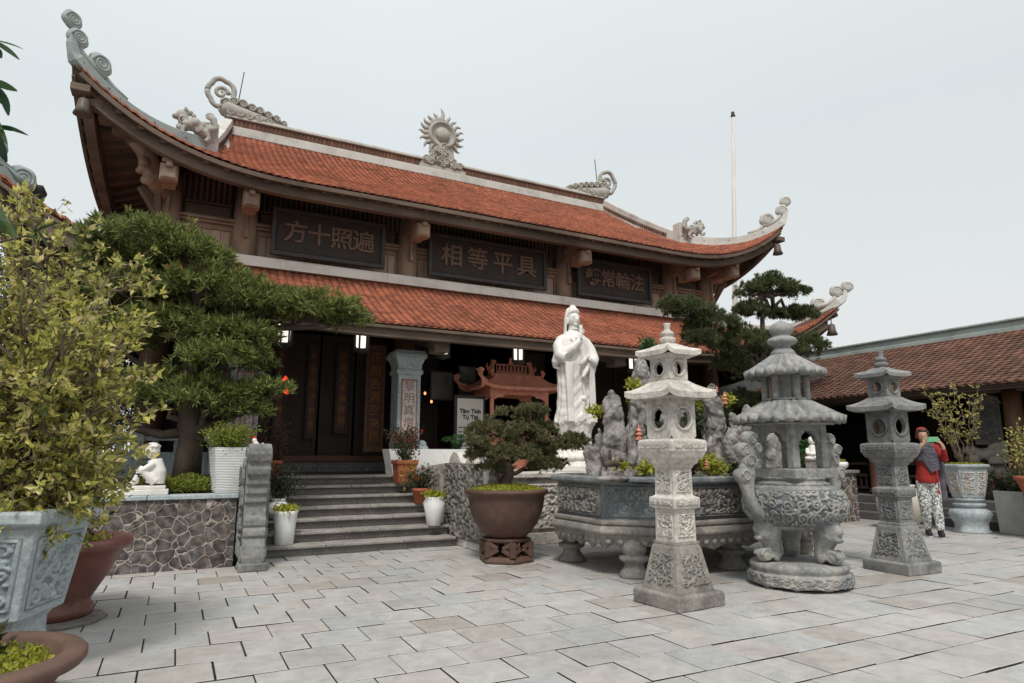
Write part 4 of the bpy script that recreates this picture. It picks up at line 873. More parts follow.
b.done('upper_chamber',m_,t)
b=B(); ribhat(b,.12,.375,2.02,2.20,22,.026); b.lathe([(.2,1.985),(.27,2.0),(.27,2.01)],24); b.done('upper_roof',m_,t)
b=B(); b.lathe([(.11,2.19),(.125,2.21),(.10,2.25),(.075,2.275),(.08,2.29),(.135,2.32),(.145,2.345),(.13,2.37),(.085,2.395),(.09,2.41),(.115,2.44),(.115,2.48),(.085,2.52),(.04,2.545),(.005,2.56)],32); b.done('finial',m_,t)
def plate(b,path,w,th,n=14):
    """flat scroll plate in the xz plane following a path, rounded edges"""
    P=[np.array(p) for p in path]; rings=[]
    for i,p in enumerate(P):
        d=P[min(i+1,len(P)-1)]-P[max(i-1,0)]; d/=np.linalg.norm(d); nx=np.array((d[2],0,-d[0])); ww=w[i]
        rings.append([tuple(p+nx*ww*Cc(a)+np.array((0,1,0))*th*S(a)*abs(S(a))**-.5*1 if abs(S(a))>.01 else p+nx*ww*Cc(a)) for a in np.linspace(.1,.1+2*PI,n,endpoint=False)])
    b.loft(rings,True)
for sx in (-1,1):
    b=B(); from_p=[(.30,.66),(.44,.66),(.55,.74),(.60,.86),(.62,.98),(.60,1.08),(.56,1.16),(.55,1.26),(.58,1.36)]
    sm_p=[np.array((np.interp(u,range(9),[q[0] for q in from_p])*sx,0,np.interp(u,range(9),[q[1] for q in from_p]))) for u in np.linspace(0,8,25)]
    plate(b,sm_p,[.05]*4+[.048]*5+[.055,.065,.08,.09,.10,.10,.09,.08,.08,.09,.09,.085,.075,.06,.05,.035],.045)
    for cx,cz,q,sg in ((.665,1.02,.07,1),(.60,1.16,.07,-1),(.645,1.26,.065,1),(.555,1.36,.07,-1),(.49,1.27,.06,1),(.50,1.12,.055,-1)):
        b.loft([[(sx*cx+q*f*Cc(a),y,cz+q*f*S(a)) for a in np.linspace(0,2*PI,20,endpoint=False)] for f,y in ((.3,-.058),(.85,-.052),(1,-.038),(1,.038),(.85,.052),(.3,.058))],True)
        for w_ in (-1,1): curl(b,(sx*cx,w_*.056,cz),q*.8,sx*sg,rad=q*.15,turns=1.8)
    b.done('dragon_handle',m_,t)
# ================================================================== long octagonal basin
t=thing('stone_basin','long carved octagonal stone basin on round feet holding the rockery','basin',(5.46,6.1,0))
HX,HY,CHF=1.52,.98,.52
def octa(o,z,n=1):
    x,y,c=HX+o,HY+o,CHF+o*.4; pts=[(-x,-y+c),(-x+c,-y),(x-c,-y),(x,-y+c),(x,y-c),(x-c,y),(-x+c,y),(-x,y-c)]
    out=[]
    for i in range(8):
        a,b_2=pts[i],pts[(i+1)%8]
        for k in range(n): f=k/n; out.append((a[0]+(b_2[0]-a[0])*f,a[1]+(b_2[1]-a[1])*f,z))
    return out
OUT=octa(0,0)
b=B(); b.loft([octa(o,z) for o,z in ((-.03,.50),(-.03,.92),(.03,.925),(.045,.94),(.045,.975),(.03,.99),(-.07,.99),(-.09,.97),(-.09,.8),(-.2,.78))],False); b.done('tank','stone_blue',t,bevel=.008)
b=B(); b.loft([octa(o,z) for o,z in ((-.05,.5),(.0,.50),(.02,.515),(.02,.545),(.0,.56),(-.04,.565))],False); b.loft([octa(o,z) for o,z in ((-.1,.40),(.03,.41),(.05,.43),(.05,.45),(.03,.49),(.0,.50),(-.06,.5))],False); b.done('moulding','stone',t,bevel=.008)
b=B(); n_=24; dwn=lambda i:.26+.05*abs(S(i*PI/6))
r0=octa(.02,.41,n_); r1=[(p[0],p[1],dwn(i)) for i,p in enumerate(octa(-.03,0,n_))]; r2=[(p[0],p[1],q[2]) for p,q in zip(octa(-.08,0,n_),r1)]; b.loft([octa(-.1,.41,n_),r0,r1,r2,octa(-.1,.41,n_)],False,cap=False); b.done('scalloped_skirt','stone',t,bevel=0)
b=B(); pn=B()
for i in range(8):
    a=np.array(OUT[i][:2]); c=np.array(OUT[(i+1)%8][:2]); L_=np.linalg.norm(c-a); ux=(c-a)/L_; nrm=np.array([ux[1],-ux[0]]); 
    if L_>.9:     # long faces and ends: figured carving framed at each end
        k=3 if L_>2 else 1; ww=L_/k-.1
        for j in range(k):
            o_=a+ux*(L_*(j+.5)/k)-nrm*.028; panel(b,(o_[0],o_[1],.58),(ux[0],ux[1],0),(0,0,1),ww,.32,.04,50+i*3+j,int(ww*20),res=.009,border=.02)
    else:
        o_=a+ux*L_/2-nrm*.028; panel(pn,(o_[0],o_[1],.58),(ux[0],ux[1],0),(0,0,1),L_-.04,.32,.012,80+i,10,res=.009,border=.02)
    k=max(3,int(L_/.11))
    for j in range(k):
        o_=a+ux*(L_*(j+.5)/k)-nrm*.012; b.ell((o_[0],o_[1],.345),(.035,.035,.035),8,6); curl(b,(o_[0]+nrm[0]*.012,o_[1]+nrm[1]*.012,.345),.045,1,n=14,turns=1.2,rad=.01,plane=(ux[0],ux[1]))
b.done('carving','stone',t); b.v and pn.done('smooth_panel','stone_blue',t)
for x,y in ((-1.25,-.62),(-1.25,.55),(1.25,-.62),(1.25,.55),(0,-.7),(0,.65)):
    b=B(); b.lathe([(.15,0),(.155,.03),(.12,.08),(.095,.12),(.10,.14),(.15,.17),(.155,.2),(.12,.215),(.10,.22),(.125,.25),(.13,.29),(.11,.34),(.08,.42)],24,(x,y,0)); b.done('foot','stone',t)
b=B(); P=np.array([[(x,y,.93+.03*mnoise.noise(Vector((x*3,y*3,1)))) for y in np.linspace(-.88,.88,14)] for x in np.linspace(-1.42,1.42,22)]); b.grid(P); b.done('soil','soil',t)
# rocks of the rockery
TX1=bpy.data.textures.new('crag','VORONOI'); TX1.noise_scale=.22; TX1.distance_metric='DISTANCE'; TX2=bpy.data.textures.new('pits','CLOUDS'); TX2.noise_scale=.10; TX2.noise_depth=4; TX3=bpy.data.textures.new('grain','CLOUDS'); TX3.noise_scale=.03; TX3.noise_depth=2
def rock(c,h,w,d,lean,seed,label):
    g=np.random.default_rng(seed); b=B(); n=max(4,int(h/.13))
    for k in range(3):                       # leaning columns of lumps joined into one stone
        a=g.uniform(0,2*PI); off=np.array((Cc(a),S(a)))*w*.42*(k>0); hk=h*(1 if k==0 else g.uniform(.45,.85)); x,y=off
        for i in range(n):
            f=i/(n-1); x+=g.normal()*w*.13; y+=g.normal()*w*.1; r=w*(.82 if k==0 else .62)*(1.05-.42*f+g.uniform(-.12,.12)); zr=h/n*1.9
            zt=min(f*hk,hk-zr*.6); b.ell((x+lean[0]*f,y+lean[1]*f,zt),(r*g.uniform(.8,1.1),r*d/w*g.uniform(.8,1.1),zr*g.uniform(.9,1.4)),12,8)
    o=b.done('ornamental_rock','rock',remesh=.015,smooth=1); o.location=c
    for tx,st,md_ in ((TX1,-.075,.3),(TX2,.06,.5),(TX3,.02,.5)): md=o.modifiers.new('d','DISPLACE'); md.texture=tx; md.strength=st; md.mid_level=md_; md.texture_coords='GLOBAL'
    tag(o,label,'rock','rocks of the miniature mountain'); return o
def rk(px,pyt,Y,w,d,lean,seed,label,z0=.93):
    p=at(px,pyt,Y); rock((p[0]-lean[0],Y,z0),p[2]-z0,w,d,lean,seed,label)
rk(612,402,5.9,.20,.17,(-.02,0),1,'tall pointed grey rock at the left end of the basin, dark hollow at its foot')
rk(596,438,6.2,.15,.13,(-.03,.0),8,'small brownish rock at the far left end of the basin')
rk(645,362,6.5,.24,.2,(-.05,0),2,'tallest rock of the rockery, rising behind the left side of the pale pagoda lantern')
rk(637,420,5.7,.14,.12,(.04,0),3,'short upright grey rock between the pointed rock and the pale pagoda lantern')
rk(673,372,6.6,.22,.18,(.1,0),4,'broad rock hidden mostly behind the pale pagoda lantern')
rk(712,392,6.2,.2,.17,(-.06,0),5,'leaning pale rock just right of the pale pagoda lantern roof')
rk(724,425,6.0,.19,.16,(.0,0),6,'mid-height rock between the two stone lantern roofs')
rk(742,415,6.1,.18,.16,(.02,0),7,'rounded rock touching the left handle of the incense burner')
rk(770,425,6.2,.2,.16,(.06,0),9,'rock behind the incense burner bowl')
def tuft(name,mt,label,c,n,r,ln,wd,cat='plant',up=.5,group=None,parent=None):
    b=B(); C=np.array(c)+sph(n)*np.array(r)*rng.uniform(.3,1,(n,1)); D=sph(n)+np.array([0,0,up]); leaves(b,C,D,rng.uniform(.6,1.2,n)*ln,rng.uniform(.7,1.2,n)*wd); o=b.done(name,mt,parent)
    if label: tag(o,label,cat,group)
    return o
def up_(px,py,Y): return at(px,py,Y)
for px,py,Y,n,r,mt,lab in ((597,412,6.4,150,.10,'leaf_lime','yellow green plant between the statue and the pointed rock'),(634,385,6.3,120,.09,'leaf_lime','yellow plant tucked beside the tallest rock'),(648,468,5.5,180,.10,'leaf_lime','lime plant low in the basin left of the pale pagoda lantern'),(655,430,6.0,200,.13,'leaf_dark','green plant between the rocks left of the pale pagoda lantern'),(693,420,6.3,260,.15,'leaf_dark','dark leafy plant right of the pale pagoda lantern'),(705,462,5.6,240,.13,'leaf_lime','yellow and orange leafy plant low in the basin by the incense burner'),(728,400,6.3,120,.10,'leaf_lime','small yellow plant on the rock near the upper right of the basin'),(745,455,5.8,160,.10,'leaf_dark','dark plant at the foot of the rocks beside the burner handle'),(622,466,5.5,70,.06,'leaf_lime','small lime sprig at the left rim of the basin'),(648,345,6.9,200,.12,'leaf_fern','green shrub top peeping out left of the pale lantern finial'),(679,450,5.9,150,.12,'leaf_fern','fern hidden behind the pale lantern shaft'),(716,468,5.45,260,.13,'leaf_lime','yellow leafy clump at the front rim, midway between the pale lantern and the burner handle'),(690,466,5.5,260,.12,'leaf_red','rust brown leafy clump right beside the pale lantern shaft'),(736,470,5.6,260,.12,'leaf_dark','dark ground plant by the front rim next to the burner handle'),(603,462,6.4,220,.11,'leaf_dark','dark ground plant behind the small brownish rock'),(630,455,6.3,260,.14,'leaf_dark','dark plant in the hollow between the left rocks'),(700,405,6.6,320,.2,'leaf_hedge','olive shrub climbing behind the leaning rock'),(640,400,6.9,300,.17,'leaf_hedge','olive shrub behind the tallest rock')):
    tuft('small_plant',mt,lab,up_(px,py,Y),n,(r*1.2,r,r*.8),.07,.03)
def mini(px,py,Y,h,lab,mt='copper'):
    p=up_(px,py,Y); b=B(); k=h/.2; b.lathe([(r*k,z*k) for r,z in ((.05,0),(.05,.03),(.03,.035),(.03,.07),(.055,.075),(.02,.1),(.022,.12),(.04,.125),(.012,.16),(.015,.175),(.003,.2))],8,sm=False); o=b.done('miniature_pagoda',mt); o.location=p; tag(o,lab,'figurine')
mini(725,404,6.1,.16,'tiny orange pagoda figurine on the right rocks'); mini(717,392,6.1,.08,'tiny orange ornament on top of the leaning rock'); mini(639,440,5.6,.16,'tiny reddish pagoda figurine among the left rocks'); mini(707,468,5.4,.1,'tiny red figurine low by the right rim of the basin'); 
p=up_(612,470,5.45); b=B(); b.tube([(-.09,0,.05),(0,0,.07),(.08,0,.06)],[.03,.035,.03]); b.ell((.12,0,.1),.025); b.ell((-.02,0,.14),(.022,.022,.04)); b.ell((-.02,0,.19),.017)
for x in (-.07,.06): b.tube([(x,0,.05),(x,0,0)],.012)
o=b.done('buffalo_figurine','bark',remesh=.006); o.location=p; tag(o,'tiny dark buffalo with rider figurine on a flat stone in the basin','figurine')
b=B(); b.ell((0,0,0),(.2,.12,.035),16,6); o=b.done('flat_stone','rock'); o.location=(p[0],p[1],.975); tag(o,'flat grey stone under the buffalo figurine','rock')
# ================================================================== white statue
t=thing('marble_statue','tall white marble statue of a robed figure with raised hand on a lotus base','statue',(5.5,8.55,.97))
b=B(); b.lathe([(.42,0),(.42,.09),(.40,.10),(.40,.13),(.36,.14)],8,sm=False,rot=PI/8); b.lathe([(.36,.13),(.34,.16),(.36,.2)],48,sx=1,sy=.9)
for k in range(20):
    a=2*PI*k/20
    for rr,zz,s_ in ((.35,.20,1),(.29,.26,.8)):
        aa=a+(.157 if s_<1 else 0); b.ell((rr*Cc(aa),rr*.88*S(aa),zz),(.075*s_,.075*s_,.06),8,6)
b.done('lotus_base','marble',t,remesh=.012,smooth=1)
b=B(); rings=[]; n=150; m=150
zk=[.22,.30,.40,.50,.60,.68,.74,.82,.95,1.15,1.40,1.60,1.80,1.95,2.05,2.12,2.17,2.21,2.3]
wx=[.34,.30,.27,.26,.27,.30,.345,.32,.29,.275,.275,.275,.275,.27,.25,.20,.11,.075,.07]
wy=[.26,.24,.22,.21,.21,.22,.25,.24,.215,.20,.20,.20,.20,.195,.175,.14,.09,.07,.07]
for i in range(m):
    z=.22+(2.3-.22)*i/(m-1); X=np.interp(z,zk,wx); Y=np.interp(z,zk,wy); ring=[]
    for j in range(n):
        a=2*PI*j/n; fr=Cc(a+PI/2)                      # 1 at the front (-y)
        if z<.72: f=.06*abs(S(9*a+.6*S(z*7)))**.7-.02
        else:
            v=.026*S(15*a+1.2*S(z*4)); zz=z+.20*S(a*1.0+PI/2)**2*0-.22*(1-abs(Cc(a)))  # hanging U folds on the front and sides
            u=.055*max(0,S((z+.30*abs(Cc(a-.5))**1.5)*28))**.6*np.interp(z,[.72,.85,1.35,1.6,1.75],[.3,1,1,.5,0]); f=v*np.interp(z,[.7,.9,1.9,2.1,2.2],[1,.7,1,.6,0])+u*(.4+.6*max(0,fr))
        dz=0
        if .60<z<.80: dz=.025*S(7*a)
        ring.append((X*Cc(a)*(1+f),Y*S(a)*(1+f),z+dz))
    rings.append(ring)
b.loft(rings,True)
# head, topknot, veil
b.ell((0,-.02,2.375),(.098,.108,.13),20,14); b.ell((0,-.125,2.36),(.017,.026,.038),8,6); b.ell((0,-.075,2.29),(.05,.05,.035)); b.ell((0,-.118,2.325),(.028,.013,.009))
for s in (-1,1): b.ell((s*.04,-.106,2.384),(.026,.020,.010),8,5); b.ell((s*.042,-.108,2.412),(.032,.018,.007),8,5); b.ell((s*.10,0,2.35),(.018,.03,.06))
b.tube([(0,-.03,2.2),(0,-.02,2.3)],[.07,.06],12)
b.ell((0,.02,2.44),(.112,.115,.09),16,8); b.ell((0,-.01,2.52),(.085,.085,.07)); b.ell((0,0,2.575),(.06,.055,.05)); b.ell((0,-.075,2.51),(.045,.03,.05))
for k in range(7): a=-PI/2+(k-3)*.42; b.ell((.09*Cc(a),.09*S(a)-.0,2.50+.02*Cc((k-3)*.9)),(.022,.022,.035))
veil=[]
for i in range(20):
    z=2.60-.55*i/19; w=np.interp(z,[2.05,2.2,2.4,2.55,2.6],[.165,.14,.13,.10,.03]); veil.append([(w*Cc(a),(.035+w*.75*S(a)) ,z) for a in np.linspace(-.35,PI+.35,20)]+[(w*.82*Cc(a),(.035+w*.55*S(a)),z) for a in np.linspace(PI+.35,-.35,20)])
b.loft(veil,True)
# sleeves and arms; right hand raised in front of the chin, left holds a small vase
b.tube([(-.16,0,2.06),(-.22,0,2.02),(-.285,-.03,1.92),(-.30,-.10,1.76),(-.24,-.19,1.72)],[.08,.095,.10,.105,.10],16)
b.tube([(-.27,-.12,1.78),(-.15,-.22,1.88),(-.05,-.26,1.99)],[.10,.075,.05],14); b.tube([(-.07,-.25,1.98),(-.025,-.255,2.10)],[.035,.03],10)
b.ell((-.015,-.25,2.13),(.032,.022,.045))
for k,(dx,l) in enumerate(((-.02,.085),(0,.10),(.018,.09))): b.tube([(-.015+dx,-.25,2.16),(-.012+dx*1.2,-.25,2.16+l*.6),(-.01+dx*1.1,-.245,2.16+l)],[.0115,.0105,.008],8)
b.tube([(.0,-.262,2.13),(.02,-.285,2.16),(.005,-.29,2.185)],[.012,.011,.009],8); b.tube([(.01,-.26,2.11),(.03,-.28,2.13),(.02,-.285,2.16)],[.011,.010,.009],8)
b.tube([(-.30,-.06,1.78),(-.34,-.02,1.66),(-.35,0,1.60),(-.28,-.05,1.56)],[.09,.07,.03,.02],12)
b.tube([(.16,0,2.06),(.22,0,2.02),(.285,-.03,1.9),(.31,-.08,1.74),(.22,-.20,1.66)],[.08,.095,.10,.105,.085],16)
b.tube([(.24,-.18,1.68),(.14,-.24,1.70),(.09,-.27,1.72)],[.085,.055,.04],12); b.ell((.06,-.28,1.72),(.045,.03,.03))
for k in range(4): b.tube([(.05,-.285,1.742-k*.018),(.015,-.315,1.745-k*.018),(-.01,-.295,1.742-k*.018)],[.011,.011,.009],8)
b.tube([(.06,-.29,1.745),(.045,-.31,1.77)],[.012,.01],8)
b.tube([(.30,-.02,1.72),(.36,0,1.64),(.375,.0,1.56),(.33,-.03,1.50)],[.10,.07,.035,.02],12)
b.tube([(.10,-.25,1.64),(.04,-.28,1.52),(-.02,-.29,1.42)],[.05,.045,.025],10)
for s,x0 in ((1,.235),(-1,-.235)):
    for k in range(3): b.tube([(x0-s*k*.035,-.17-.02*k,1.66),(x0-s*k*.03,-.20,1.3),(x0-s*k*.03+.01,-.20,.95),(x0-s*k*.03,-.235,.74)],[.035,.03,.028,.03],8)
for k in range(4): b.tube([(-.16+k*.05,-.17,2.05-k*.02),(-.08+k*.035,-.2,1.95-k*.03),(.0+k*.02,-.205,1.82-k*.05)],.011,6)   # neckline folds
for k in range(6): # necklace
    a=-PI/2+(k-2.5)*.3; b.ell((.12*Cc(a),-.02+.17*S(a),2.03+.03*abs(k-2.5)*.5),.016,8,6)
b.tube([(.03,-.215,1.60),(.02,-.225,1.35),(.05,-.225,1.15),(.02,-.23,.95),(.03,-.24,.78)],[.022,.02,.025,.02,.03],8); b.ell((.03,-.235,1.42),(.05,.03,.05)); b.ell((.04,-.235,1.1),(.045,.03,.045))
b.done('figure','marble',t,remesh=.0065,smooth=2)
b=B(); b.lathe([(.02,-.14),(.035,-.12),(.05,-.07),(.035,-.01),(.018,.04),(.028,.075),(.02,.08)],18); o=b.done('vase','marble',t,loc=(.015,-.325,1.70)); o.rotation_euler=(R(25),R(35),0)
# ================================================================== copper shrine
t=thing('copper_shrine','copper red shrine shaped incense burner with curled roof behind the bonsai','shrine',(5.5,10.7,.91))
b=B(); hat(b,.46,.80,1.52,1.76,.10,.06,sy=.62,n=16,m=10,pw=1.7); b.box(-.44,.44,-.06,.06,1.72,1.81); b.done('roof','copper',t)
b=B()
for sx in (-1,1):
    for sy in (-1,1):
        x,y=sx*.84,sy*.53; b.tube([(x-sx*.12,y-sy*.07,1.60),(x,y,1.64),(x+sx*.08,y+sy*.03,1.72),(x+sx*.06,y,1.80)],[.03,.035,.03,.015]); curl(b,(x+sx*.03,y,1.76),.06,1,rad=.018)
        for k in range(3): b.tube([(x,y,1.7),(x+sx*(.03+.04*k),y,1.78),(x+sx*(.02+.06*k),y,1.83-.02*k)],[.02,.015,.004],6)
    b.tube([(sx*.50,-.24,1.72),(sx*.56,-.26,1.82),(sx*.50,-.26,1.88)],[.035,.03,.01]); b.ell((sx*.52,-.26,1.83),.04)
b.done('roof_dragon','copper',t,remesh=.01)
b=B(); 
for z in (1.82,1.96): b.box(-.32,.32,-.02,.02,z,z+.02)
for i in range(17): x=-.31+i*.039; b.beam((x,0,1.83),(x+(.03 if i%2 else -.0),0,1.97),.010,.02); 
b.done('lattice_ridge','copper',t)
b=B()
for sx in (-1,1):
    b.tube([(sx*.42,0,1.78),(sx*.43,0,1.88),(sx*.39,0,1.99),(sx*.42,0,2.06)],[.07,.06,.045,.015]); b.ell((sx*.36,0,2.02),(.05,.035,.035)); b.tube([(sx*.46,0,1.84),(sx*.52,0,1.93),(sx*.49,0,2.0)],[.03,.025,.005])
b.ell((0,0,2.01),(.07,.04,.05)); b.ell((0,0,2.07),(.055,.035,.055)); b.done('ridge_figure','copper',t,remesh=.01)
b=B()
for x in (-.56,.56):
    for y in (-.33,.33): q=B(); q.lathe([(.06,.72),(.04,.76),(.036,.8),(.036,1.42),(.05,1.46),(.05,1.55)],14,(x,y,0),disp=lambda r,z,th:(r*(1+.12*Cc(3*th+z*20)),z)); q.done('post','copper',t)
for y in (-.33,.33):
    b.box(-.6,.6,y-.03,y+.03,1.40,1.55); b.prism([(-.52,1.40),(-.52,1.28),(-.44,1.33),(-.36,1.33),(-.30,1.38),(.30,1.38),(.36,1.33),(.44,1.33),(.52,1.28),(.52,1.40)],y-.02,y+.02,'y')
for x in (-.56,.56): b.box(x-.03,x+.03,-.3,.3,1.42,1.55)
b.done('frieze','copper',t,bevel=.005)
b=B(); b.box(-.68,.68,-.42,.42,.60,.66); b.box(-.62,.62,-.38,.38,.66,.74); b.box(-.58,.58,-.35,.35,.45,.60); b.done('tray','copper',t,bevel=.01)
b=B(); b.lathe([(.22,.0),(.26,.04),(.2,.1),(.3,.3),(.34,.4),(.3,.46)],24,sx=1.4); b.done('belly','copper',t)
# ================================================================== plants: helpers
def limb(b,p0,p1,r0,r1,seed,wig=.12,n=7,sg=8):
    g=np.random.default_rng(seed); p0=np.array(p0,float); p1=np.array(p1,float); L_=np.linalg.norm(p1-p0); P=[]
    for i in range(n): f=i/(n-1); P.append(p0+(p1-p0)*f+g.normal(size=3)*wig*L_*.3*S(PI*f))
    b.tube(P,[r0+(r1-r0)*i/(n-1) for i in range(n)],sg); return P
def padleaves(b,c,r,ntuft,per,ln,wd,up=.6,seed=0):
    """flat cloud pad: tufts of narrow leaves radiating from shoot tips near the upper surface"""
    g=np.random.default_rng(seed); d=g.normal(size=(ntuft,3)); d[:,2]=np.abs(d[:,2])*.9-.25; d/=np.linalg.norm(d,axis=1,keepdims=True)
    lump=np.array([1+.22*mnoise.noise(Vector((x[0]*2.3+seed,x[1]*2.3,x[2]*2.3))) for x in d])[:,None]
    T=np.array(c)+d*np.array(r)*g.uniform(.5,1.08,(ntuft,1))*lump
    T=T[np.array([mnoise.noise(Vector(tuple(x*5.5+seed)))>-.16 for x in T])]; lk={tuple(np.round(x,5)) for x in T}; d=(T-np.array(c))/np.array(r); d/=np.linalg.norm(d,axis=1,keepdims=True); ntuft=len(T)
    C=np.repeat(T,per,0)+g.normal(size=(ntuft*per,3))*ln*.12; D=g.normal(size=(ntuft*per,3))*.75+np.repeat(d,per,0)*.8+np.array([0,0,up]); leaves(b,C,D,g.uniform(.65,1.15,ntuft*per)*ln,wd*g.uniform(.8,1.2,ntuft*per),fold=.15); return T
# cloud pruned podocarpus on the left
YB=8.9
t=thing('cloud_pruned_tree','large cloud pruned green tree behind the dark stone wall, reaching over the steps','tree',(at(186,470,YB)[0],YB,.75))
ox,oy=t.location.x,t.location.y
pads=[(150,243,.72,.22,.0),(118,262,.45,.16,.2),(190,258,.5,.17,-.1),(135,292,.5,.2,.1),(215,290,.6,.22,-.2),(262,305,.6,.2,-.25),(318,314,.62,.21,-.3),(345,318,.28,.14,-.3),(170,330,.55,.24,.0),(235,335,.5,.18,-.3),(225,362,.55,.22,-.35),(262,395,.38,.16,-.4),(165,395,.55,.25,.1),(212,398,.45,.2,-.35),(240,410,.3,.12,-.4),(110,340,.5,.3,.3),(95,400,.5,.3,.3),(290,306,.4,.16,-.2)]
fb=B(); wb=B()
trunk=[np.array((0,0,0.)),np.array((.03,0,.7)),np.array((-.05,.02,1.3)),np.array((.05,0,1.9)),np.array((-.05,0,2.5)),np.array((-.25,0,3.0))]
wb.tube(trunk,[.17,.14,.13,.11,.08,.04],12)
for i,(px,py,rx,rz,dy) in enumerate(pads):
    Y=YB+dy; c=at(px,py,Y); c=np.array((c[0]-ox,Y-oy,c[2]-.75)); k=min(5,max(1,int((c[2]-.3)/.55))); limb(wb,trunk[k-1 if c[2]<trunk[k][2] else k],c-np.array((0,0,rz*.5)),.07,.02,i,.2)
    padleaves(fb,c,(rx,rx*.8,rz*1.25),int(400*rx*(rx+.3)/.5),18,.115,.019,.5,i)
    for q in range(6): g_=np.random.default_rng(i*9+q); limb(wb,c-np.array((0,0,rz*.5)),c+np.array((g_.uniform(-.6,.6)*rx,g_.uniform(-.5,.5)*rx,g_.uniform(-.1,.4)*rz)),.02,.006,q,.2,5,5)
fb.done('foliage','leaf_podo',t); wb.done('trunk','bark',t)
# dark pine on the right
YP=8.7
p=at(770,470,YP); t=thing('cloud_pruned_pine','dark cloud pruned pine in front of the temple right corner behind the incense burner','tree',(p[0],YP,0)); ox,oy=p[0],YP
pads=[(772,288,.42,.2,0),(752,292,.3,.14,.1),(795,292,.28,.13,0),(750,312,.3,.15,.1),(801,315,.32,.14,0),(773,316,.25,.12,.1),(688,312,.42,.19,-.2),(712,326,.45,.2,-.2),(700,340,.3,.16,-.3),(742,345,.55,.26,-.2),(775,350,.55,.26,.1),(806,348,.4,.2,0),(765,372,.5,.2,.2),(800,372,.3,.18,.1),(730,365,.35,.18,.1),(672,305,.2,.12,-.2),(745,405,.45,.2,.5),(715,415,.3,.2,.5),(790,410,.4,.2,.5),(765,440,.5,.22,.6)]
fb=B(); wb=B(); zt=at(775,296,YP)[2]
trunk=[np.array((0,0,0.)),np.array((.1,0,.9)),np.array((-.05,.02,1.7)),np.array((.12,0,2.3)),np.array((.02,0,2.8)),np.array((.1,0,zt))]
wb.tube(trunk,[.2,.17,.14,.12,.07,.03],12)
for i,(px,py,rx,rz,dy) in enumerate(pads):
    Y=YP+dy; c=at(px,py,Y); c=np.array((c[0]-ox,Y-oy,c[2])); rx*=1.12; j=int(np.argmin([abs(tk[2]-c[2]+.25) for tk in trunk])); limb(wb,trunk[j],c-np.array((0,0,rz*.4)),.055,.015,i,.25)
    padleaves(fb,c,(rx,rx*.8,rz*1.35),int(800*rx*(rx+.25)/.4),22,.075,.012,.5,i+40)
    for q in range(6): g_=np.random.default_rng(i*9+q); limb(wb,c-np.array((0,0,rz*.5)),c+np.array((g_.uniform(-.7,.7)*rx,g_.uniform(-.5,.5)*rx,g_.uniform(-.1,.4)*rz)),.018,.005,q,.2,5,5)
fb.done('foliage','leaf_pine',t); wb.done('trunk','bark',t)
# bonsai in brown pot on pierced stand
BX,BY=3.52,6.98
t=thing('bonsai_pot_stand','pierced dark brown ceramic stand under the bonsai pot','stand',(BX,BY,0))
b=B(); b.lathe([(.325,0),(.33,.03),(.31,.055),(.29,.075),(.2,.08)],6,sm=False,rot=.3); b.lathe([(.28,.225),(.30,.245),(.30,.27),(.2,.275)],6,sm=False,rot=.3)
for k in range(6):
    a=k*PI/3+.3; rr=.285; b.beam((rr*Cc(a),rr*S(a),.07),((rr-.0)*Cc(a),(rr-.0)*S(a),.235),.07,.07)
    a2=a+PI/3; p0=np.array((rr*Cc(a),rr*S(a),0)); p1=np.array((rr*Cc(a2),rr*S(a2),0))*1.
    for f0,z0,f1,z1 in ((0,.09,.42,.155),(1,.09,.58,.155),(0,.225,.4,.165),(1,.225,.6,.165)): A_=p0+(p1-p0)*f0; B_=p0+(p1-p0)*f1; A_[2]=z0; B_[2]=z1; b.beam(A_,B_,.04,.045)
b.done('pierced_ring','pot_brown',t,bevel=.008)
t=thing('bonsai','spreading dark bonsai in a wide brown bowl with yellow moss','bonsai',(BX,BY,.275))
b=B(); b.lathe([(.21,0),(.235,.01),(.29,.06),(.36,.15),(.415,.26),(.44,.38),(.45,.45),(.455,.475),(.495,.50),(.50,.52),(.49,.54),(.44,.545),(.42,.52),(.41,.45)],72); b.done('bowl','pot_brown',t)
b=B(); P=[]; 
for i in range(14):
    P.append([(.43*i/13*Cc(a),.43*i/13*S(a),.50+.07*(1-(i/13)**2)+.02*mnoise.noise(Vector((3*i/13*Cc(a),3*i/13*S(a),0)))) for a in np.linspace(0,2*PI,40)])
b.grid(np.array(P)); b.done('soil','soil',t)
b=B(); n=5200; a=rng.uniform(0,2*PI,n); r=.46*np.sqrt(rng.uniform(0,1,n)); C=np.stack([r*np.cos(a),r*np.sin(a),.51+.07*(1-(r/.46)**2)+rng.uniform(0,.02,n)],1); leaves(b,C,sph(n)+np.array([0,0,.8]),.025,.016); b.done('moss','leaf_lime',t)
wb=B(); fb=B(); tr=[np.array(v) for v in ((.02,0,.5),(-.02,0,.62),(.04,0,.72),(.0,0,.84),(-.06,.02,.98),(.04,0,1.15),(.08,0,1.3))]; wb.tube(tr,[.10,.075,.065,.055,.045,.035,.02],12); wb.tube([(-.05,0,.58),(-.14,-.02,.72),(-.12,0,.85)],[.03,.025,.015],8)
D_=7.8
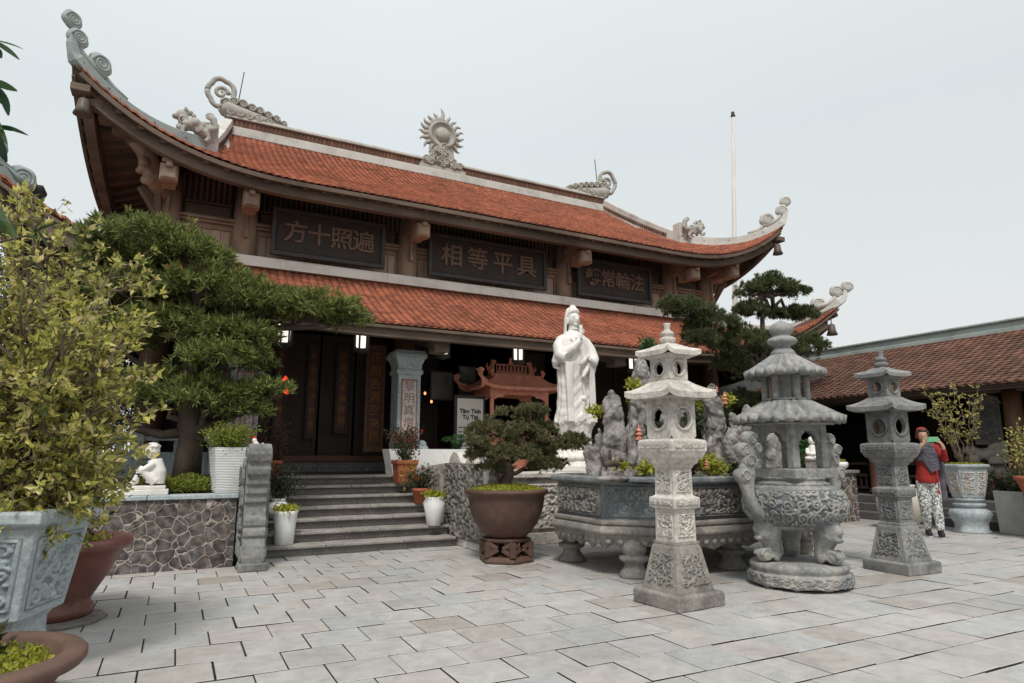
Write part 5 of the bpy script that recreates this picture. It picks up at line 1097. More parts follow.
for i,(px,py,rx,rz) in enumerate(((508,421,.24,.10),(528,414,.18,.07),(490,434,.24,.11),(520,437,.28,.11),(543,432,.20,.09),(488,455,.22,.10),(505,455,.30,.12),(535,455,.30,.12),(558,447,.22,.09),(573,440,.16,.06),(496,468,.2,.07),(545,466,.22,.08),(585,442,.1,.04),(473,443,.12,.06))):
    c=at(px,py,BY)-np.array((BX,BY,.275)); c[1]+=[.05,-.1,.1,-.12,0][i%5]; j=int(np.argmin([abs(q[2]-c[2]+.1) for q in tr[2:]]))+2; limb(wb,tr[j],c,.03,.008,i,.3)
    padleaves(fb,c,(rx*1.05,rx*.9,rz*1.5),int(1500*rx),20,.048,.010,.4,90+i)
wb.done('trunk','bark',t); fb.done('foliage','leaf_bonsai',t)
# generic potted plants
def leafball(name,mt,t,c,r,n,ln,wd,up=.3,stems=14,stemm='bark',seed=1,base=None,red=0,redm='petal_red',rs=.03):
    g=np.random.default_rng(seed); c=np.array(c); r=np.array(r); wb=B(); fb=B(); tips=[]
    base=np.array(base if base is not None else (c[0],c[1],c[2]-r[2]))
    for i in range(stems):
        d=sph(1)[0]; d[2]=abs(d[2]) if g.uniform()<.7 else d[2]; e_=c+d*r*g.uniform(.5,1); P=limb(wb,base+g.normal(size=3)*.015*np.array((1,1,0)),e_,.009+.006*r[2],.0025,seed*50+i,.35,7,5); tips+=P[2:]
    tips=np.array(tips); k=g.integers(0,len(tips),n); C=tips[k]+g.normal(size=(n,3))*r*.17; D=sph(n)+(C-c)/np.linalg.norm(r)*1.2+np.array([0,0,up]); leaves(fb,C,D,g.uniform(.6,1.2,n)*ln,g.uniform(.7,1.2,n)*wd)
    fb.done(name,mt,t); wb.done('stems',stemm,t)
    if red:
        q=B(); k=g.integers(0,len(tips),red)
        for j in k:
            p=tips[j]+g.normal(size=3)*r*.15; D=sph(9); leaves(q,np.repeat(p[None],9,0),D+np.array([0,0,.2]),rs,rs*.7)
        q.done('flowers',redm,t)
def pot(t,prof,m,n=40,fill=None,soilr=.9,sq=False,disp=None,name='pot'):
    b=B()
    if sq: b.sq(prof)
    else: b.lathe(prof,n,disp=disp)
    b.done(name,m,t,bevel=.006 if sq else 0)
    if fill is not None: b=B(); (b.sq if sq else b.lathe)([(soilr,fill-.03),(soilr,fill),(soilr*.5,fill+.015)]); b.done('soil','soil',t)
lime=lambda t,r,z,n,ln=.05,wd=.03,h=.05,droop=0: tuft('low_foliage','leaf_lime',None,(0,0,z),n,(r,r,h),ln,wd,parent=t)
# on the stairs
t=thing('potted_plant','white textured pot with lime green plant on the lowest step, left side','potted plant',(1.28,8.62,.13))
pot(t,[(.105,0),(.115,.01),(.125,.2),(.14,.36),(.15,.40),(.14,.405),(.13,.37)],'ceramic',48,.35,.125,disp=lambda r,z,th:(r*(1+.025*S(6*th+22*z)),z)); lime(t,.17,.42,420)
t=thing('potted_plant','white twisted pot with lime green plant on the second step, right side','potted plant',(3.25,8.66,.26))
pot(t,[(.085,0),(.095,.01),(.13,.18),(.15,.30),(.12,.36),(.13,.385),(.125,.39),(.11,.36)],'ceramic',48,.34,.11,disp=lambda r,z,th:(r*(1+.04*S(5*th+20*z)),z)); lime(t,.16,.41,340)
t=thing('potted_plant','dark leafy plant in a round white globe pot on the left side of the steps','potted plant',(1.24,9.0,.39))
b=B(); b.ell((0,0,.13),(.15,.15,.13),28,16); b.lathe([(.09,.24),(.1,.27),(.085,.27)],24); b.done('pot','ceramic',t); leafball('foliage','leaf_dark',t,(.06,0,.5),(.25,.2,.26),900,.045,.024,seed=3,base=(0,0,.25))
t=thing('potted_plant','terracotta pot with tall brown red leafed shrub behind the left newel','potted plant',(1.18,9.75,.78))
pot(t,[(.11,0),(.12,.01),(.17,.30),(.19,.31),(.19,.36),(.17,.36),(.16,.33)],'terracotta',40,.32,.155); leafball('foliage','leaf_red',t,(0,0,.62),(.27,.24,.30),1200,.05,.022,seed=4,base=(0,0,.32),red=10,rs=.02)
t=thing('potted_plant','small terracotta pot with red flowers and dark leaves on the right of the steps','potted plant',(3.25,9.2,.52))
pot(t,[(.09,0),(.10,.01),(.13,.17),(.145,.175),(.145,.22),(.13,.22),(.12,.2)],'terracotta',36,.19,.12); leafball('foliage','leaf_dark',t,(.12,-.02,.36),(.3,.2,.22),1100,.04,.02,seed=5,base=(0,0,.2),red=6,rs=.035)
t=thing('potted_plant','square terracotta pot with trailing plant beside the long white planter','potted plant',(3.12,9.62,.80))
pot(t,[(.115,0),(.125,.02),(.15,.28),(.165,.285),(.165,.34),(.145,.34),(.14,.31)],'terracotta',4,.30,.13,sq=True); leafball('foliage','leaf_dark',t,(0,0,.46),(.18,.17,.14),600,.045,.025,seed=6,base=(0,0,.3),red=3,rs=.03)
b=B(); 
for k in range(9):
    a=-2.2+k*.35; C=[];
    for q in range(22): C.append((.18*Cc(a)+rng.normal()*.012,.18*S(a)+rng.normal()*.012,.34-q*.016*(1+.4*S(k*2))))
    leaves(b,np.array(C),sph(22)+np.array([0,0,-.3]),.035,.022)
b.done('trailing_shoots','leaf_lime',t)
t=thing('flowering_shrub','brown leafed shrub with red flowers at the left end of the long white planter','shrub',(3.3,10.15,1.2)); leafball('foliage','leaf_red',t,(-.02,0,.26),(.34,.24,.24),1100,.045,.024,seed=7,base=(0,0,0),red=14,rs=.035)
t=thing('fern','bright green fern in the long white planter under the notice board','fern',(4.2,10.15,1.2))
fb=B(); wb=B()
for k in range(26):
    a=k*2.4; l=.2+.1*((k*7)%5)/5; P=[np.array((l*f*Cc(a),l*f*S(a)*.8,.05+.30*S(f*2.1)*(.7+.1*(k%4)))) for f in np.linspace(0,1,9)]; wb.tube(P,.004,4)
    for q in range(1,9):
        for s in (-1,1,0): d=P[q]-P[q-1]; sd=np.cross(d,[0,0,1]); sd/=np.linalg.norm(sd)+1e-6; leaves(fb,P[q][None]-d*.3,(d*8+sd*s)[None],.07*(1.1-q/10),.014)
fb.done('fronds','leaf_fern',t); wb.done('stems','leaf_fern',t)
b=B(); b.sq([(.12,0),(.12,.2),(.1,.21)]); b.lathe([(.07,.21),(.12,.25),(.13,.30),(.1,.34),(.08,.35),(.09,.37),(.05,.40),(.01,.41)],20); o=b.done('lotus_post','stone_bluegrey'); o.location=(3.66,10.42,1.2-.29); o.scale=(1,1,1.35); tag(o,'little grey stone post with lotus knob at the foot of the inscribed pillar','stone post')
b=B()
for px,py,n_ in ((384,468,1),): pass
# behind the wall on the left
p=at(226,494,8.25); t=thing('square_planter','white tapered square planter with clipped green shrub on the dark stone wall','planter',(p[0],8.28,.785),R(8))
pot(t,[(.125,0),(.13,.01),(.185,.50),(.19,.51),(.165,.512),(.16,.48)],'ceramic',4,.48,.16,sq=True)
b=B()
for k in range(26):
    z=.03+k*.018; h_=.13+(.185-.13)*z/.5+.0015; b.sq([(h_,z),(h_+.004,z+.005),(h_,z+.01)])
b.done('ribbing','ceramic',t)
leafball('foliage','leaf_hedge',t,(0,0,.64),(.32,.26,.17),2600,.04,.02,seed=8,base=(0,0,.48),stems=26)
b=B(); n=9000; C=np.stack([rng.uniform(-.32,.42,n),rng.uniform(8.35,9.1,n),rng.uniform(.80,.97,n)],1); C[:,2]=.80+(C[:,2]-.80)*(.8+.35*np.sin(C[:,0]*9)*np.cos(C[:,1]*8)); leaves(b,C,sph(n)+np.array([0,0,.7]),.035,.018); o=b.done('clipped_hedge','leaf_hedge'); tag(o,'low clipped bright green hedge between the white figure and the white planter','hedge')
p=at(152,490,8.2); t=thing('marble_figure','small white marble seated figure on a flat base on the dark wall','statue',(p[0],8.22,.785))
b=B(); b.box(-.62,.16,-.14,.14,0,.06); b.box(-.58,.13,-.12,.12,.06,.10); b.done('base','marble',t,bevel=.008)
b=B(); b.tube([(.02,0,.12),(.03,0,.25),(.0,0,.38)],[.10,.095,.07],14); b.ell((-.03,0,.47),(.075,.07,.085)); b.ell((-.10,0,.45),(.025,.03,.025)); b.ell((-.03,0,.52),(.07,.068,.045))
for s in (-1,1): b.tube([(.03,s*.05,.14),(-.13,s*.06,.27),(-.17,s*.06,.13)],[.06,.05,.04],10); b.tube([(.0,s*.08,.34),(-.10,s*.09,.27),(-.15,s*.03,.25)],[.035,.03,.025],8); b.ell((-.2,s*.06,.12),(.05,.03,.022)); b.ell((-.09,s*.03,.49),(.012,.012,.01))
for k in range(18): d=sph(1)[0]; d[2]=abs(d[2]); b.ell((-.02+d[0]*.07,d[1]*.068,.5+d[2]*.05),.018,6,5)
b.done('figure','marble',t,remesh=.009,smooth=1)
b=B(); b.tube([(0,0,0),(0,0,.05),(.01,0,.11),(-.02,0,.16)],[.055,.06,.04,.025],12); b.ell((-.025,0,.175),(.028,.025,.028)); b.tube([(.03,0,.06),(.07,0,.11),(.065,0,.15)],[.03,.025,.01],8)
t=thing('rooster_figurine','tiny white bird figurine with red comb on top of the left newel','figurine',(.82,7.95,1.2)); b.done('body','marble',t,remesh=.006)
b=B(); b.ell((-.025,0,.205),(.022,.01,.02)); b.ell((-.05,0,.155),(.006,.006,.012)); b.done('comb','hood',t)
# ================================================================== foreground pots on the left
t=thing('round_planter','big round oxblood red pot with rough rim left of the dark wall','planter',(-.76,6.12,0))
pot(t,[(.27,.02),(.30,.03),(.30,.09),(.27,.12),(.29,.16),(.37,.30),(.43,.42),(.46,.49),(.49,.50),(.52,.53),(.52,.565),(.50,.585),(.45,.585),(.43,.55)],'pot_red',64,.54,.44); lime(t,.40,.565,900,.05,.02,.02)
leafball('foliage','leaf_dark',t,(0.05,0,1.05),(.42,.4,.5),1700,.055,.024,seed=11,base=(0,0,.55),stems=26)
t=thing('pot_saucer','stone foot block beneath the round oxblood red pot','stone block',(-.70,6.0,0)); b=B(); b.lathe([(.25,0),(.34,.0),(.35,.02),(.25,.022)],10,sm=False); b.done('slab','stone',t) 
bpx,bpy_=-.82,4.74
t=thing('stone_planter','blue grey carved square stone planter holding the tall yellow leafed shrub','planter',(bpx,bpy_,0),R(-19))
b=B(); b.sq([(.24,0),(.25,.05),(.23,.09),(.2,.13),(.18,.2),(.18,.28),(.21,.33)]); b.done('foot','stone_bluegrey',t,bevel=.01)
b=B(); b.sq([(.225,.32),(.235,.33),(.30,.80),(.305,.81),(.335,.83),(.345,.845),(.345,.895),(.33,.905),(.27,.905),(.265,.85)]); b.done('tapered_box','stone_bluegrey',t,bevel=.008)
b=B()
for sd in range(4):
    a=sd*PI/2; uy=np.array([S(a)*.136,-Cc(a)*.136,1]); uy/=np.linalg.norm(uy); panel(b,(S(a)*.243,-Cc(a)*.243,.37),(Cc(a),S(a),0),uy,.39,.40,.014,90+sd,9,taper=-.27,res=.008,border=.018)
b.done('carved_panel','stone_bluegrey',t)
b=B(); b.sq([(.27,.84),(.27,.86)]); b.done('soil','soil',t); tuft('low_foliage','leaf_lime',None,(0,0,.90),700,(.26,.26,.03),.05,.025,parent=t)
def shrubtree(t,base,c,r,stems,twigs,per,ln,wd,mt,seed,bm='bark_pale',thick=.016):
    """many-stemmed shrub: stems, twigs, leaf clusters at the twig ends"""
    g=np.random.default_rng(seed); wb=B(); fb=B(); yb=B(); c=np.array(c); r=np.array(r); C=[];D=[];C2=[];D2=[]
    for i in range(stems):
        d=g.normal(size=3); d/=np.linalg.norm(d); e_=c+d*r*np.array((.75,.75,.8)); P=limb(wb,np.array(base)+g.normal(size=3)*np.array((.05,.05,0)),e_,thick,thick*.3,seed*77+i,.25,9,6)
        for k in range(twigs):
            q=P[g.integers(3,9)]; dd=g.normal(size=3)*.8+(q-c)/r*.6+np.array([0,0,.55]); dd/=np.linalg.norm(dd); l=g.uniform(.12,.34); Q=limb(wb,q,q+dd*l,thick*.25,.0015,seed+i*31+k,.25,5,4)
            for s_ in (2,3,4):
                m_=per if s_==4 else per//2
                if s_==4 and g.uniform()<.30:
                    for _ in range(6): C2.append(Q[s_]+g.normal(size=3)*.006); D2.append(dd*1.1+g.normal(size=3)*.55)
                for _ in range(m_): C.append(Q[s_]+g.normal(size=3)*.012); D.append(dd*.8+g.normal(size=3)*.75)
    C2=np.array(C2); D2=np.array(D2); leaves(yb,C2,D2,g.uniform(.6,1.25,len(C2))*ln,g.uniform(.7,1.2,len(C2))*wd,fold=.3); yb.done('young_leaves','leaf_young',t)
    C=np.array(C); D=np.array(D); n=len(C); leaves(fb,C,D,g.uniform(.4,1.3,n)*ln,g.uniform(.6,1.3,n)*wd,fold=.2); fb.done('foliage',mt,t); wb.done('stems',bm,t)
shrubtree(t,(0,0,.86),(0.0,.0,1.72),(.60,.56,1.14),54,15,8,.056,.026,'leaf_yellow',21)
shrubtree(t,(.05,.0,.86),(.27,.12,1.38),(.38,.4,.62),26,13,8,.056,.026,'leaf_yellow',22)
t=thing('low_round_pot','wide brown round pot with a thick rim in the lower left corner','planter',(-.80,3.87,0))
pot(t,[(.24,0),(.27,.01),(.36,.12),(.41,.2),(.43,.235),(.49,.245),(.505,.265),(.505,.29),(.49,.305),(.42,.31),(.40,.29),(.39,.23)],'pot_rim',72,.24,.39)
b=B(); n=1500; a=rng.uniform(0,2*PI,n); r=.36*np.sqrt(rng.uniform(0,1,n)); C=np.stack([r*np.cos(a),r*np.sin(a),.25+rng.uniform(0,.03,n)],1); leaves(b,C,sph(n)+np.array([0,0,.8]),.03,.02); b.done('moss','leaf_lime',t)
b=B(); n=420; C=np.stack([rng.uniform(-.33,.12,n),rng.uniform(-.2,.33,n),rng.uniform(.27,.40,n)],1); leaves(b,C,sph(n)+np.array([0,0,.5]),.055,.045); b.done('foliage','leaf_dark',t)
# broad-leaved tree: stands just left of the picture, its leaves reach in
t=thing('broadleaf_tree','glossy broad leaves of a tree reaching into the upper left corner','tree',(-1.75,2.9,0)); wb=B(); fb=B()
tr=[np.array(v) for v in ((0,0,0),(.05,0,.8),(-.03,.05,1.5),(.05,0,2.3),(0,.02,3.0))]; wb.tube(tr,[.09,.07,.06,.045,.02],10)
g=np.random.default_rng(31)
tg=[at(-8,40,2.9),at(-6,88,2.9),at(-4,125,2.9),at(0,160,2.9),at(-10,210,2.9),at(30,235,3.1),at(-30,140,2.6),at(-50,60,2.8),at(-60,200,2.8)]
for i,e_ in enumerate(tg):
    e_=e_-np.array((-1.75,2.9,0)); P=limb(wb,tr[2 if i%2 else 3],e_,.02,.004,i,.12)
    if i<6:
        m=4; D=g.normal(size=(m,3))*.5+np.array((.55,.1,-.35)); bigleaf(fb,np.repeat(e_[None],m,0)+g.normal(size=(m,3))*.02,D,g.uniform(.08,.12,m),.04)
for k in range(160):
    q=np.array((g.uniform(-.7,.0),g.uniform(-.5,.6),g.uniform(1.5,3.1))); bigleaf(fb,q[None],g.normal(size=(1,3))+np.array((.3,0,-.3)),.12,.05)
fb.done('foliage','leaf_big',t); wb.done('trunk','bark',t)
# floodlight on the roof, flagpole
p=at(30,197,9.9); t=thing('floodlight','small dark floodlight on the lower left roof edge','floodlight',tuple(p)); b=B(); b.sq([(.07,-.12),(.15,.10),(.15,.13),(.12,.14)]); b.tube([(0,0,-.1),(0,.02,-.5)],.02,6); b.done('lamp_head','metal_dark',t)
P0=at(735,300,24.); P1=at(733,117,24.); t=thing('flagpole','tall thin white flagpole behind the right end of the temple roof','flagpole',(P0[0],24.,0)); dx=(P1[0]-P0[0])/(P1[2]-P0[2])
b=B(); b.tube([(-dx*2,0,0),(0,0,P0[2]),(dx*(P1[2]-P0[2]),0,P1[2])],[.17,.14,.09],12); b.done('pole','metal_pole',t); b=B(); b.lathe([(.1,0),(.13,.03),(.13,.1),(.06,.14),(.1,.2),(.08,.3),(.02,.34)],12,(dx*(P1[2]-P0[2]),0,P1[2])); b.done('cap','metal_dark',t)
# ================================================================== side hall on the right
t=thing('side_hall','long low side hall with old brown tiled roof along the right edge','building',(12.6,7,0)); OX,OY=12.6,7.
def HB():
    b=B(); b.T=lambda p:(p[0]-OX,p[1]-OY,p[2]); return b
Y0,Y1=-4.,12.3; ZE,ZR,XE,XR=2.44,3.80,12.5,15.35
def hz(d): q=d/(XR-XE); return ZE+(ZR-ZE)*(q*.88+.12*q*q)
b=HB(); row=.125; nr=int((XR-XE)/row)
for i in range(int((Y1-Y0)/.16)):
    y=Y0+.08+i*.16
    sag=.03*S(y*1.3)*.4
    for k in range(nr): lay_tile(b,lambda a,d:(XE+d,a,hz(d)),y,.16,k*row,row,.006)
for sx in (1,-1):
    xs=np.linspace(0,XR-XE,9); P=np.array([[((XE+x) if sx>0 else 2*XR-XE-x,y,hz(x)-.01) for y in (Y0,Y1)] for x in xs]); b.grid(P,False)
rf=b.done('roof','tile_old',t)
b=HB(); b.box(XR-.13,XR+.13,Y0,Y1,3.74,3.84); b.box(XR-.09,XR+.09,Y0,Y1,3.84,3.97); b.box(XR-.14,XR+.14,Y0,Y1,3.97,4.02); b.done('ridge','ridge_green_shade',rf,bevel=.015)
b=HB(); b.box(XE+.02,XE+.06,Y0,Y1,2.33,2.42); 
for i in range(int((Y1-Y0)/.32)): y=Y0+.1+i*.32; b.beam((XE+.05,y,hz(.05)-.09),(XR,y,hz(XR-XE)-.09),.08,.09)
P=np.array([[(XE+x,y,hz(x)-.05) for y in (Y0,Y1)] for x in np.linspace(0,XR-XE,5)]); b.grid(P,False); b.done('rafters','wood_dark',rf)
b=HB(); b.box(12.98,13.16,Y0,Y1,2.32,2.56); b.done('eave_beam','wood_beam',t,bevel=.01)
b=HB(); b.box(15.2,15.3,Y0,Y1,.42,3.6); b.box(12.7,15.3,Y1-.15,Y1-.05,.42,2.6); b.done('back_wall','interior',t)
b=HB()
for k,(x,z) in enumerate(((11.95,.14),(12.25,.28),(12.55,.42))): b.box(x,15.4,Y0,9.95 if k<3 else Y1,max(0,z-.14),z)
b.done('terrace','stone_dark',t,bevel=.01)
for y in (-1.5,1.0,3.5,6.08,8.7): b=HB(); b.lathe([(.19,.42),(.19,.5),(.145,.56),(.15,1.4),(.14,2.4)],18,(13.05,y,0)); b.done('column','wood_column',t)
for y0,y1 in ((-1.3,.8),(1.2,3.3),(3.7,5.88),(6.28,8.5),(8.9,9.9)):
    b=HB()
    for z in (.52,.78,1.02): b.box(13.02,13.08,y0,y1,z,z+.05)
    for i in range(int((y1-y0)/.12)): b.box(13.035,13.065,y0+.05+i*.12,y0+.08+i*.12,.57,.78)
    b.done('railing','wood_dark',t)
for y0 in (-.5,2.2,5.,7.6):
    b=HB(); b.box(15.1,15.2,y0,y0+1.3,.5,2.7); b.box(15.08,15.1,y0+.1,y0+.6,.6,2.6); b.box(15.08,15.1,y0+.7,y0+1.2,.6,2.6); b.done('door_leaf','wood_dark',t,bevel=.01)
t=thing('carved_stele','pale carved stone stele on a rough block inside the side hall','stele',(13.9,6.95,.42),R(-60))
b=B(); b.box(-.55,.55,-.2,.2,0,.3); g=np.random.default_rng(3); b.done('plinth','stone_dark',t)
b=B(); 
for i in range(26): b.ell((g.uniform(-.38,.38),g.uniform(-.08,.08),g.uniform(.42,1.0)),(.13,.12,.09))
b.done('rough_block','cream',t,remesh=.02,smooth=2)
b=B(); b.box(-.22,.22,-.08,.08,1.0,1.78); b.prism([(-.25,1.78),(.25,1.78),(.2,1.9),(0,1.96),(-.2,1.9)],-.1,.1,'y'); panel(b,(0,-.083,1.05),(1,0,0),(0,0,1),.4,.7,.03,8,14,res=.014); b.done('tablet','stone',t)
t=thing('blue_stone_planter','blue grey two tier stone planter with tall thin shrub, right of the person','planter',(11.42,6.12,0))
b=B(); b.lathe([(.25,0),(.26,.02),(.22,.05),(.22,.14),(.26,.22),(.29,.29),(.27,.35),(.20,.38),(.19,.40),(.22,.41),(.23,.45),(.19,.47),(.19,.49),(.22,.50),(.22,.53),(.19,.55)],32,disp=lambda r,z,th:(r*(1+.05*Cc(6*th)*(z<.35)),z)); b.done('base','stone_bluegrey',t)
b=B(); b.lathe([(.20,.535),(.23,.55),(.31,1.00),(.33,1.02),(.345,1.03),(.345,1.065),(.32,1.07),(.28,1.06),(.27,.98)],8,sm=False,rot=.2); b.done('bowl','stone_bluegrey',t,bevel=.008)
b=B()
for k in range(8):
    a=.2+(k+.5)*PI/4; r0=.205*Cc(PI/8)+.006; uy=np.array((Cc(a)*.085,S(a)*.085,.45)); uy/=np.linalg.norm(uy); panel(b,(r0*Cc(a)+.022*Cc(a),r0*S(a)+.022*S(a),.60),(-S(a),Cc(a),0),uy,.14,.36,.012,60+k,4,taper=-.3,res=.008,border=.01)
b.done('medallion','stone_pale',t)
b=B(); b.lathe([(.28,1.03),(.2,1.05),(.02,1.06)],16); b.done('soil','soil',t); tuft('moss','leaf_lime',None,(0,0,1.07),900,(.27,.27,.02),.03,.018,parent=t)
def thinshrub(t,base,h,w,ns,seed,mt,ln=.05):
    g=np.random.default_rng(seed); wb=B(); fb=B(); C=[];D=[]
    for i in range(ns):
        a=g.uniform(0,2*PI); l=g.uniform(.55,1); e_=np.array(base)+np.array((w*Cc(a)*g.uniform(.3,1),w*S(a)*g.uniform(.3,1),h*l)); P=limb(wb,np.array(base)+np.array((.05*Cc(a),.05*S(a),0)),e_,.012,.003,seed*9+i,.15,9,5)
        for k in range(3,9):
            for _ in range(2):
                dd=np.array((g.normal()*.6,g.normal()*.6,.6)); Q=P[k]+dd*g.uniform(.05,.14); wb.tube([P[k],Q],[.003,.0015],4)
                for f in (.5,.8,1): 
                    for _ in range(2): C.append(P[k]+(Q-P[k])*f); D.append(g.normal(size=3)*.8+dd)
    leaves(fb,np.array(C),np.array(D),ln*g.uniform(.6,1.2,len(C)),ln*.45); fb.done('foliage',mt,t); wb.done('stems','bark_pale',t)
thinshrub(t,(0,0,1.05),1.42,.48,15,4,'leaf_yellow',.05)
t=thing('flower_box','square concrete planter full of pink flowers behind the blue grey planter','planter',(11.78,5.62,0),R(0))
pot(t,[(.18,0),(.19,.01),(.21,.64),(.21,.66),(.18,.66),(.175,.62)],'concrete',4,.62,.175,sq=True); leafball('foliage','leaf_dark',t,(0,0,.82),(.34,.34,.17),1500,.05,.028,seed=12,base=(0,0,.62),red=18,redm='petal_pink',rs=.05)
t=thing('potted_shrub','terracotta pot with yellow green shrub cut by the right edge','potted plant',(11.35,5.05,0))
b=B(); b.lathe([(.2,0),(.24,.02),(.22,.35),(.16,.42),(.2,.5)],20); b.done('stand','stone',t)
pot(t,[(.16,.5),(.18,.52),(.30,.84),(.33,.85),(.33,.91),(.3,.91),(.28,.88)],'terracotta',40,.87,.28); leafball('foliage','leaf_yellow',t,(0,0,1.3),(.4,.4,.45),900,.055,.028,seed=13,base=(0,0,.87),stems=16)
t=thing('round_urn','large cream round urn half hidden behind the person','urn',(11.05,7.0,0))
b=B(); b.lathe([(.14,0),(.16,.02),(.30,.15),(.37,.32),(.38,.46),(.33,.60),(.22,.68),(.24,.70),(.23,.72),(.2,.68)],40); b.done('body','cream',t); tuft('plant','leaf_dark',None,(0,0,.76),260,(.2,.2,.08),.06,.03,parent=t)
t=thing('stone_pier','dark crazy paved stone pier with grey slab holding a white bowl, behind the incense burner','pier',(11.3,8.3,0))
b=B(); b.box(-.2,.2,-.2,1.6,0,.88); b.done('stone_face','crazy_stone_small',t); b=B(); b.box(-.25,.25,-.25,1.6,.883,.94); b.done('slab','stone',t,bevel=.008)
t=thing('potted_plant','small white bowl with yellow flowers on the stone pier','bowl',(11.28,8.25,.94)); b=B(); b.lathe([(.07,0),(.08,.01),(.13,.06),(.14,.12),(.12,.15),(.10,.13)],28); b.done('bowl','ceramic',t); tuft('plant','leaf_lime',None,(0,0,.17),120,(.09,.09,.03),.035,.02,parent=t)
t=thing('potted_plant','terracotta pot with bright green leaves seen behind the right handle of the incense burner','potted plant',(11.2,8.95,.94)); pot(t,[(.08,0),(.12,.26),(.13,.27),(.12,.28),(.1,.25)],'terracotta',28,.25,.1); tuft('plant','leaf_fern',None,(0,0,.42),500,(.2,.2,.16),.08,.05,parent=t)
p=at(801,470,8.3); t=thing('potted_plant','small plant with one red flower seen through the incense burner window','potted plant',(p[0],8.3,0)); pot(t,[(.15,0),(.2,.5),(.22,.52),(.2,.54),(.18,.5)],'terracotta',28,.5,.18); leafball('foliage','leaf_fern',t,(0,0,.95),(.35,.35,.42),1500,.07,.04,seed=15,base=(0,0,.5),red=5,rs=.05)
b=B(); b.tube([(0,0,0),(0,0,.12),(0,0,.26)],[.09,.085,.05],14); b.ell((0,-.01,.34),(.065,.065,.075)); 
for s in (-1,1): b.tube([(s*.08,0,.2),(s*.09,-.06,.12),(0,-.09,.10)],[.035,.03,.025]); b.ell((s*.07,-.05,.03),(.07,.06,.04))
p=at(813,460,7.9); t=thing('monk_figurine','small white seated figurine seen through the incense burner window','figurine',(p[0],7.9,p[2]),R(-50)); b.done('body','marble',t,remesh=.01); b=B(); b.sq([(.15,-t.location.z),(.13,.03-t.location.z),(.13,-.03),(.15,0)]); b.done('pedestal','stone',t,bevel=.008)
t=thing('small_stone_lantern','small grey stone lantern in the shade under the dark pine','stone lantern',(10.3,9.0,0))
b=B(); b.sq([(.2,0),(.2,.1),(.1,.15),(.1,1.5),(.17,1.6),(.17,1.66)]); b.done('shaft','stone_bluegrey',t,bevel=.01); b=B(); holed(b,.13,1.66,1.95,.07,.03); b.done('chamber','stone_bluegrey',t); b=B(); hat(b,.05,.24,1.97,2.12,.04,.035); b.lathe([(.04,2.1),(.05,2.15),(.01,2.22)],12); b.done('roof','stone_bluegrey',t)
# understory shrubs and boundary
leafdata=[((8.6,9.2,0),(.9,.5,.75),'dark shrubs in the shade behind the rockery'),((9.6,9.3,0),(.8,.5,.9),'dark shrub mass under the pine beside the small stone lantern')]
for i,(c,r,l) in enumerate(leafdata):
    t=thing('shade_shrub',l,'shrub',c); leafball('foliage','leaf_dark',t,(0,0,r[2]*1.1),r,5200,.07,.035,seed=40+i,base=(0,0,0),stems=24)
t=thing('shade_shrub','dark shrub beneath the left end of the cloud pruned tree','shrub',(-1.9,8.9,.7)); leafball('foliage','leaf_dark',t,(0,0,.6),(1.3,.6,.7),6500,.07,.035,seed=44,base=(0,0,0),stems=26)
t=thing('boundary_wall','grey courtyard wall far behind the yellow leafed shrub','wall',(-9,13,0)); b=B(); b.box(-9,5.6,0,.3,0,2.3); b.done('face','stone_dark',t); b=B(); b.box(-9.05,5.65,-.12,.42,2.3,2.42); b.done('coping','ridge_green_shade',t)
b=B(); b.box(15.4,15.6,-4,22,0,2.2); b.box(11.7,15.4,13.0,13.2,0,4.3); o=b.done('rear_wall','stone_dark'); tag(o,'dark rear wall closing the gap between temple and side hall','wall')
# ================================================================== person
TXF=bpy.data.textures.new('folds','CLOUDS'); TXF.noise_scale=.09; TXF.noise_depth=2
def fold(o,st):
    md=o.modifiers.new('d','DISPLACE'); md.texture=TXF; md.strength=st; md.mid_level=.5; return o
def finger(b,P,r): b.tube(P,[r,r*.95,r*.9,r*.7][:len(P)],7)
t=thing('person','person in red hood, grey scarf and black and white patterned trousers raising a phone','person',(10.27,6.06,0),R(-52)); t.scale=(.88,.92,1)
b=B()
hips=(0,0,.86)
legs=[((-.08,0,.86),(-.085,-.06,.46),(-.06,.03,.08)),((.08,0,.86),(.09,-.05,.46),(.10,-.12,.08))]
for h,k,a in legs: b.tube([h,tuple((np.array(h)+k)/2),k,tuple((np.array(k)*.6+np.array(a)*.4)),a],[.085,.078,.055,.052,.035],12); b.tube([(a[0],a[1]+.04,.04),(a[0],a[1]-.12,.035)],[.035,.03],8)
b.tube([(0,0,.84),(0,.0,.95),(0,.01,1.08),(0,.01,1.22),(0,.01,1.32),(0,0,1.37)],[.13,.125,.11,.13,.12,.06],16)
b.tube([(0,0,1.33),(0,-.01,1.45)],[.05,.048],12); b.ell((0,-.02,1.52),(.074,.09,.108),20,14); b.ell((0,-.108,1.505),(.013,.018,.022),8,6); b.ell((0,-.098,1.465),(.026,.012,.008)); b.ell((0,-.085,1.43),(.03,.025,.02))
for s in (-1,1): b.ell((s*.030,-.097,1.53),(.015,.01,.007),8,5); b.ell((s*.076,0,1.51),(.012,.02,.03))
arm={-1:[(-.17,0,1.31),(-.25,-.10,1.14),(-.06,-.24,1.36),(.01,-.27,1.44)],1:[(.17,0,1.31),(.28,-.10,1.14),(.25,-.24,1.34),(.19,-.28,1.42)]}
